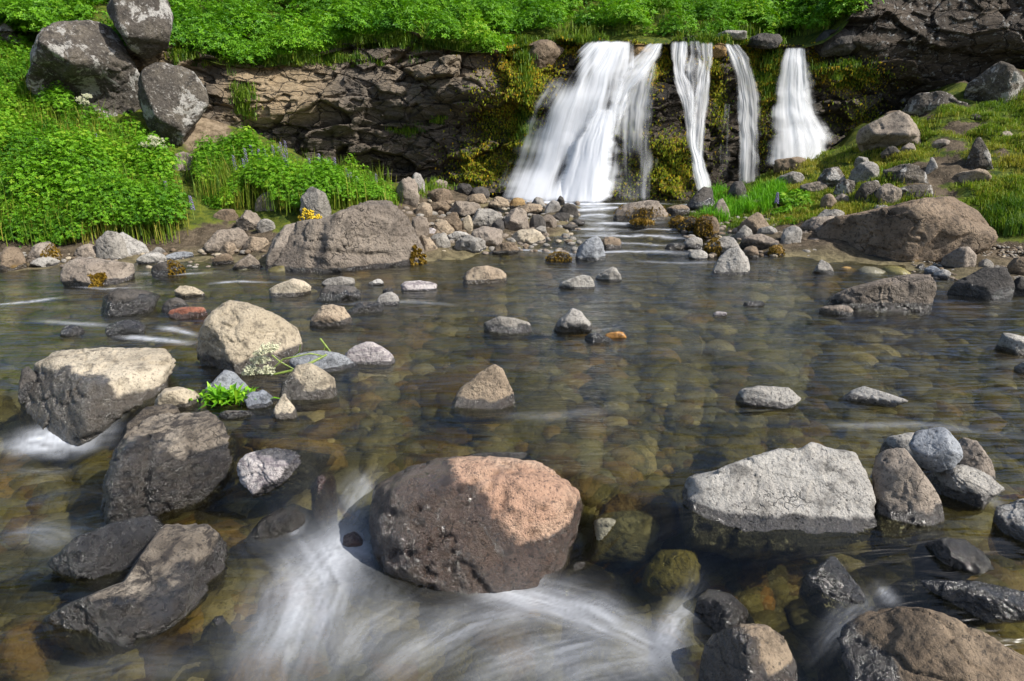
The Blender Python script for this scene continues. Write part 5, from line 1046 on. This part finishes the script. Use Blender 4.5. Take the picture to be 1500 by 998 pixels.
for (cx, cy, rx_, ry_, nn) in ((1128, 105, 16, 34, 220), (766, 85, 8, 34, 160), (768, 170, 10, 60, 160), (1245, 112, 40, 14, 200), (640, 178, 6, 5, 40), (600, 192, 22, 5, 50), (355, 150, 12, 22, 90), (1060, 62, 60, 6, 200), (840, 58, 40, 5, 120), (560, 62, 70, 8, 200), (640, 66, 60, 5, 160), (270, 75, 14, 14, 80), (420, 90, 120, 6, 240), (480, 88, 14, 4, 30)):
    a = rng.normal(cx, rx_*.6, nn); b = np.maximum(rng.normal(cy, ry_*.6, nn), lip(a)+1); gp.append(cliff_at(a, np.minimum(b, basel(a)-8)))
gp = np.concatenate(gp)
blades('cliff_grass', gp, .12, .005, 12, M_GRASS, 'tufts of green grass growing from cracks and the rim of the cliff', lean=1.1, tvar=rng.uniform(.05, .65, len(gp)), spread=.03)

# ------------------------------------------------------------------ single plants
def umbel(parent, c, r, n, mat=M_UMBEL):
    root = None; Vs = []; k = 0
    parts = []
    D, F = ico(1)
    for i in range(n):
        th = rng.uniform(0, 6.3); ph = math.acos(1-rng.uniform(0, 1)*.95)
        d = np.array([math.sin(ph)*math.cos(th), math.sin(ph)*math.sin(th), math.cos(ph)])
        p = c+d*r*np.array([1, 1, .75])
        for j in range(7):
            q = p+rng.normal(0, r*.13, 3); parts.append((D*r*rng.uniform(.06, .11)+q, F))
        parts.append(trif(tube([c-np.array([0, 0, r*.25]), p], r*.025, 4)))
    V, F_ = joinm(parts)
    return mk('flower_head', V, F_, mat, parent=parent, loc=tuple(c))
def trif(vf):
    v, f = vf; f = np.asarray(f); return v, np.concatenate([f[:, [0, 1, 2]], f[:, [0, 2, 3]]])
def angelica(label, base, heads, stemr=.006):
    r = empty('angelica', tuple(base)); tag(r, label, 'flowering plant', 'angelica plants on the left bank')
    parts = []
    top = np.mean([h[0] for h in heads], 0); fork = base+(top-base)*.72
    parts.append(tube([base, base+(fork-base)*.5+np.array([.006, 0, 0]), fork], [stemr*1.2, stemr, stemr*.8]))
    for c, rr, n in heads: parts.append(tube([fork, (fork+c)/2+np.array([0, 0, -.01]), c], [stemr*.7, stemr*.6, stemr*.5]))
    V, F = joinm(parts); mk('stem', V, F, M_DRY if len(heads) > 3 else M_STEM, parent=r, loc=tuple(base))
    for c, rr, n in heads: umbel(r, c, rr, n)
b = hit(228, 268, False); Yb = b[1]-.15
angelica('tall angelica with a cluster of creamy flower heads at the edge of the left bank', P(222, 266, Yb), [(P(212, 214, Yb), .05, 22), (P(232, 208, Yb-.03), .055, 24), (P(238, 217, Yb), .04, 18), (P(222, 204, Yb+.05), .045, 20), (P(205, 222, Yb), .035, 14), (P(228, 214, Yb-.05), .05, 20)])
b = hit(123, 195, False); Yb = b[1]-.12
angelica('angelica with one greenish seed head in front of the overhanging boulder', P(124, 192, Yb), [(P(118, 148, Yb), .05, 18), (P(127, 143, Yb), .05, 18), (P(124, 152, Yb-.03), .045, 16)])
b = hit(161, 250, False); Yb = b[1]-.12
angelica('low angelica with a single small white flower head in the left bank greenery', P(162, 252, Yb), [(P(161, 236, Yb), .045, 22)], .004)
def spike(p, h, label, group=None, lean=0.0, seed=0):
    r = empty('lupine_spike', tuple(p)); tag(r, label, 'flower', group)
    top = p+np.array([lean, 0, h]); V, F = tube([p, (p+top)/2, top], [.004, .003, .002], 5); mk('stem', V, F, M_STEM, parent=r, loc=tuple(p))
    D, F = ico(1); parts = []
    for i in range(34):
        t = .42+.58*i/34; a = i*2.4; rr = .019*(1.25-t)+.004
        parts.append((D*np.array([.008, .008, .007])*(1.35-.6*t)+p+(top-p)*t+np.array([math.cos(a)*rr, math.sin(a)*rr, 0]), F))
    V, F = joinm(parts); mk('blossom', V, F, M_PURPLE, parent=r, loc=tuple(p))
for p in on_ground(34, [(330, 262), (380, 255), (470, 272), (520, 278), (572, 292), (550, 302), (450, 300), (350, 290)]):
    spike(p, .27+.12*rng.random(), 'pale purple lupine spike in the green bed before the dark cliff', 'lupine spikes in the middle bank', rng.normal(0, .03))
for i, (px, py) in enumerate([(140, 228), (136, 300), (285, 322), (180, 265), (60, 236), (246, 300)]):
    b = hit(px, py, False); spike(P(px, py, b[1]-.12), .24, 'small blue purple flower spike among the left bank plants', 'flower spikes on the left bank', rng.normal(0, .02))
b = hit(1136, 306, False); spike(P(1136, 310, b[1]-.12), .22, 'single vivid violet lupine on the right bank above the flat dark stone')
# yellow flowers beside the taupe boulder
b = hit(462, 330, False); c0 = P(460, 325, 6.35); r = empty('yellow_flower', tuple(c0)); tag(r, 'yellow flowering plant with upright spikes on top of the big taupe boulder', 'flower')
ps = []; st = []
D1, F1_ = ico(1)
for i in range(11):
    a = c0+np.array([rng.normal(0, .06), rng.normal(0, .03), 0]); t = a+np.array([rng.normal(0, .015), 0, rng.uniform(.04, .13)]); st.append(tube([a, (a+t)/2, t], [.003, .003, .002], 5))
    for k in range(12): ps.append((D1*.010+a+(t-a)*(.25+.75*k/12)+rng.normal(0, .006, 3), F1_))
V, F = joinm(st); mk('stem', V, F, M_STEM, parent=r, loc=tuple(c0)); V, F = joinm(ps); mk('blossom', V, F, M_YELLOW, parent=r, loc=tuple(c0))
# bright green tuft in the pool
g0 = hitw(330, 592); c0 = g0+np.array([0, .02, .005]); Vs = []; ts = []
n = 150
r = empty('water_plant', tuple(c0)); tag(r, 'bright green leafy tuft growing between stones in the pool', 'plant')
for grp in range(3):
    nn = 70; th = rng.uniform(0, 6.3, nn); b_ = c0+np.stack([rng.normal(0, .055, nn), rng.normal(0, .025, nn), np.zeros(nn)], 1)
    el = rng.uniform(.3, 1.3, nn); d = np.stack([np.cos(th)*np.cos(el), np.sin(th)*np.cos(el), np.sin(el)], 1); sd = np.stack([-np.sin(th), np.cos(th), np.zeros(nn)], 1)
    L = rng.uniform(.045, .105, nn)[:, None]; m_ = b_+d*L*.55+np.array([0, 0, .012]); t_ = b_+d*L+np.array([0, 0, -.012])
    Vs.append(np.stack([b_-sd*.002, b_+sd*.002, m_+sd*.0075, m_-sd*.0075, t_+sd*.001, t_-sd*.001], 1)); ts.append(rng.uniform(0, 1, nn))
V = np.concatenate(Vs).reshape(-1, 3); k = np.arange(210)[:, None]*6
mk('leaves', V, np.concatenate([k+np.array([0, 1, 2, 3]), k+np.array([3, 2, 4, 5])]), M_BRIGHT, {'tint': np.repeat(np.concatenate(ts), 6)}, parent=r, loc=tuple(c0))
# fallen angelica lying across the beige boulder's foot
Yf = hitw(400, 552)[1]-.12
r = empty('fallen_angelica', tuple(P(400, 548, Yf))); tag(r, 'broken angelica with cream flower heads lying at the foot of the beige boulder', 'flowering plant')
pts = [P(478, 520, Yf+.10), P(455, 532, Yf+.02), P(432, 542, Yf), P(405, 548, Yf), P(385, 548, Yf)]
pts2 = [P(432, 542, Yf), P(410, 530, Yf), P(398, 520, Yf)]; pts3 = [P(436, 522, Yf+.02), P(415, 526, Yf), P(400, 540, Yf)]; pts4 = [P(432, 520, Yf+.05), P(438, 516, Yf+.03), P(440, 505, Yf+.02)]
V, F = joinm([tube(pts, [.006, .007, .007, .006, .004], 7), tube(pts2, .0035, 6), tube(pts3, .0035, 6), tube(pts4, .003, 6), tube([P(474, 522, Yf+.1), P(455, 518, Yf+.04), P(436, 522, Yf+.02)], .004, 6)]); mk('stem', V, F, M_STEM, parent=r, loc=tuple(pts[3]))
for (px, py, rr, dy) in ((394, 514, .040, -.02), (378, 520, .022, 0), (384, 530, .032, -.02), (370, 545, .036, -.03), (392, 546, .032, -.04), (362, 548, .022, 0), (374, 530, .024, 0)): umbel(r, P(px, py, Yf+dy), rr*1.05, 30)
# broken stalk on the speckled rock
g0 = P(482, 520, hitw(470, 548)[1]+.14); r = empty('plant_stalk', tuple(g0)); tag(r, 'short broken yellow green stalk sticking up from the speckled grey rock', 'plant stalk')
V, F = joinm([tube([P(487, 520, g0[1]), P(478, 508, g0[1]), P(469, 496, g0[1])], [.004, .006, .005], 7), tube([P(472, 518, g0[1]), P(475, 512, g0[1]), P(477, 506, g0[1])], .003, 6)]); mk('stem', V, F, M_STEM, parent=r, loc=tuple(g0))
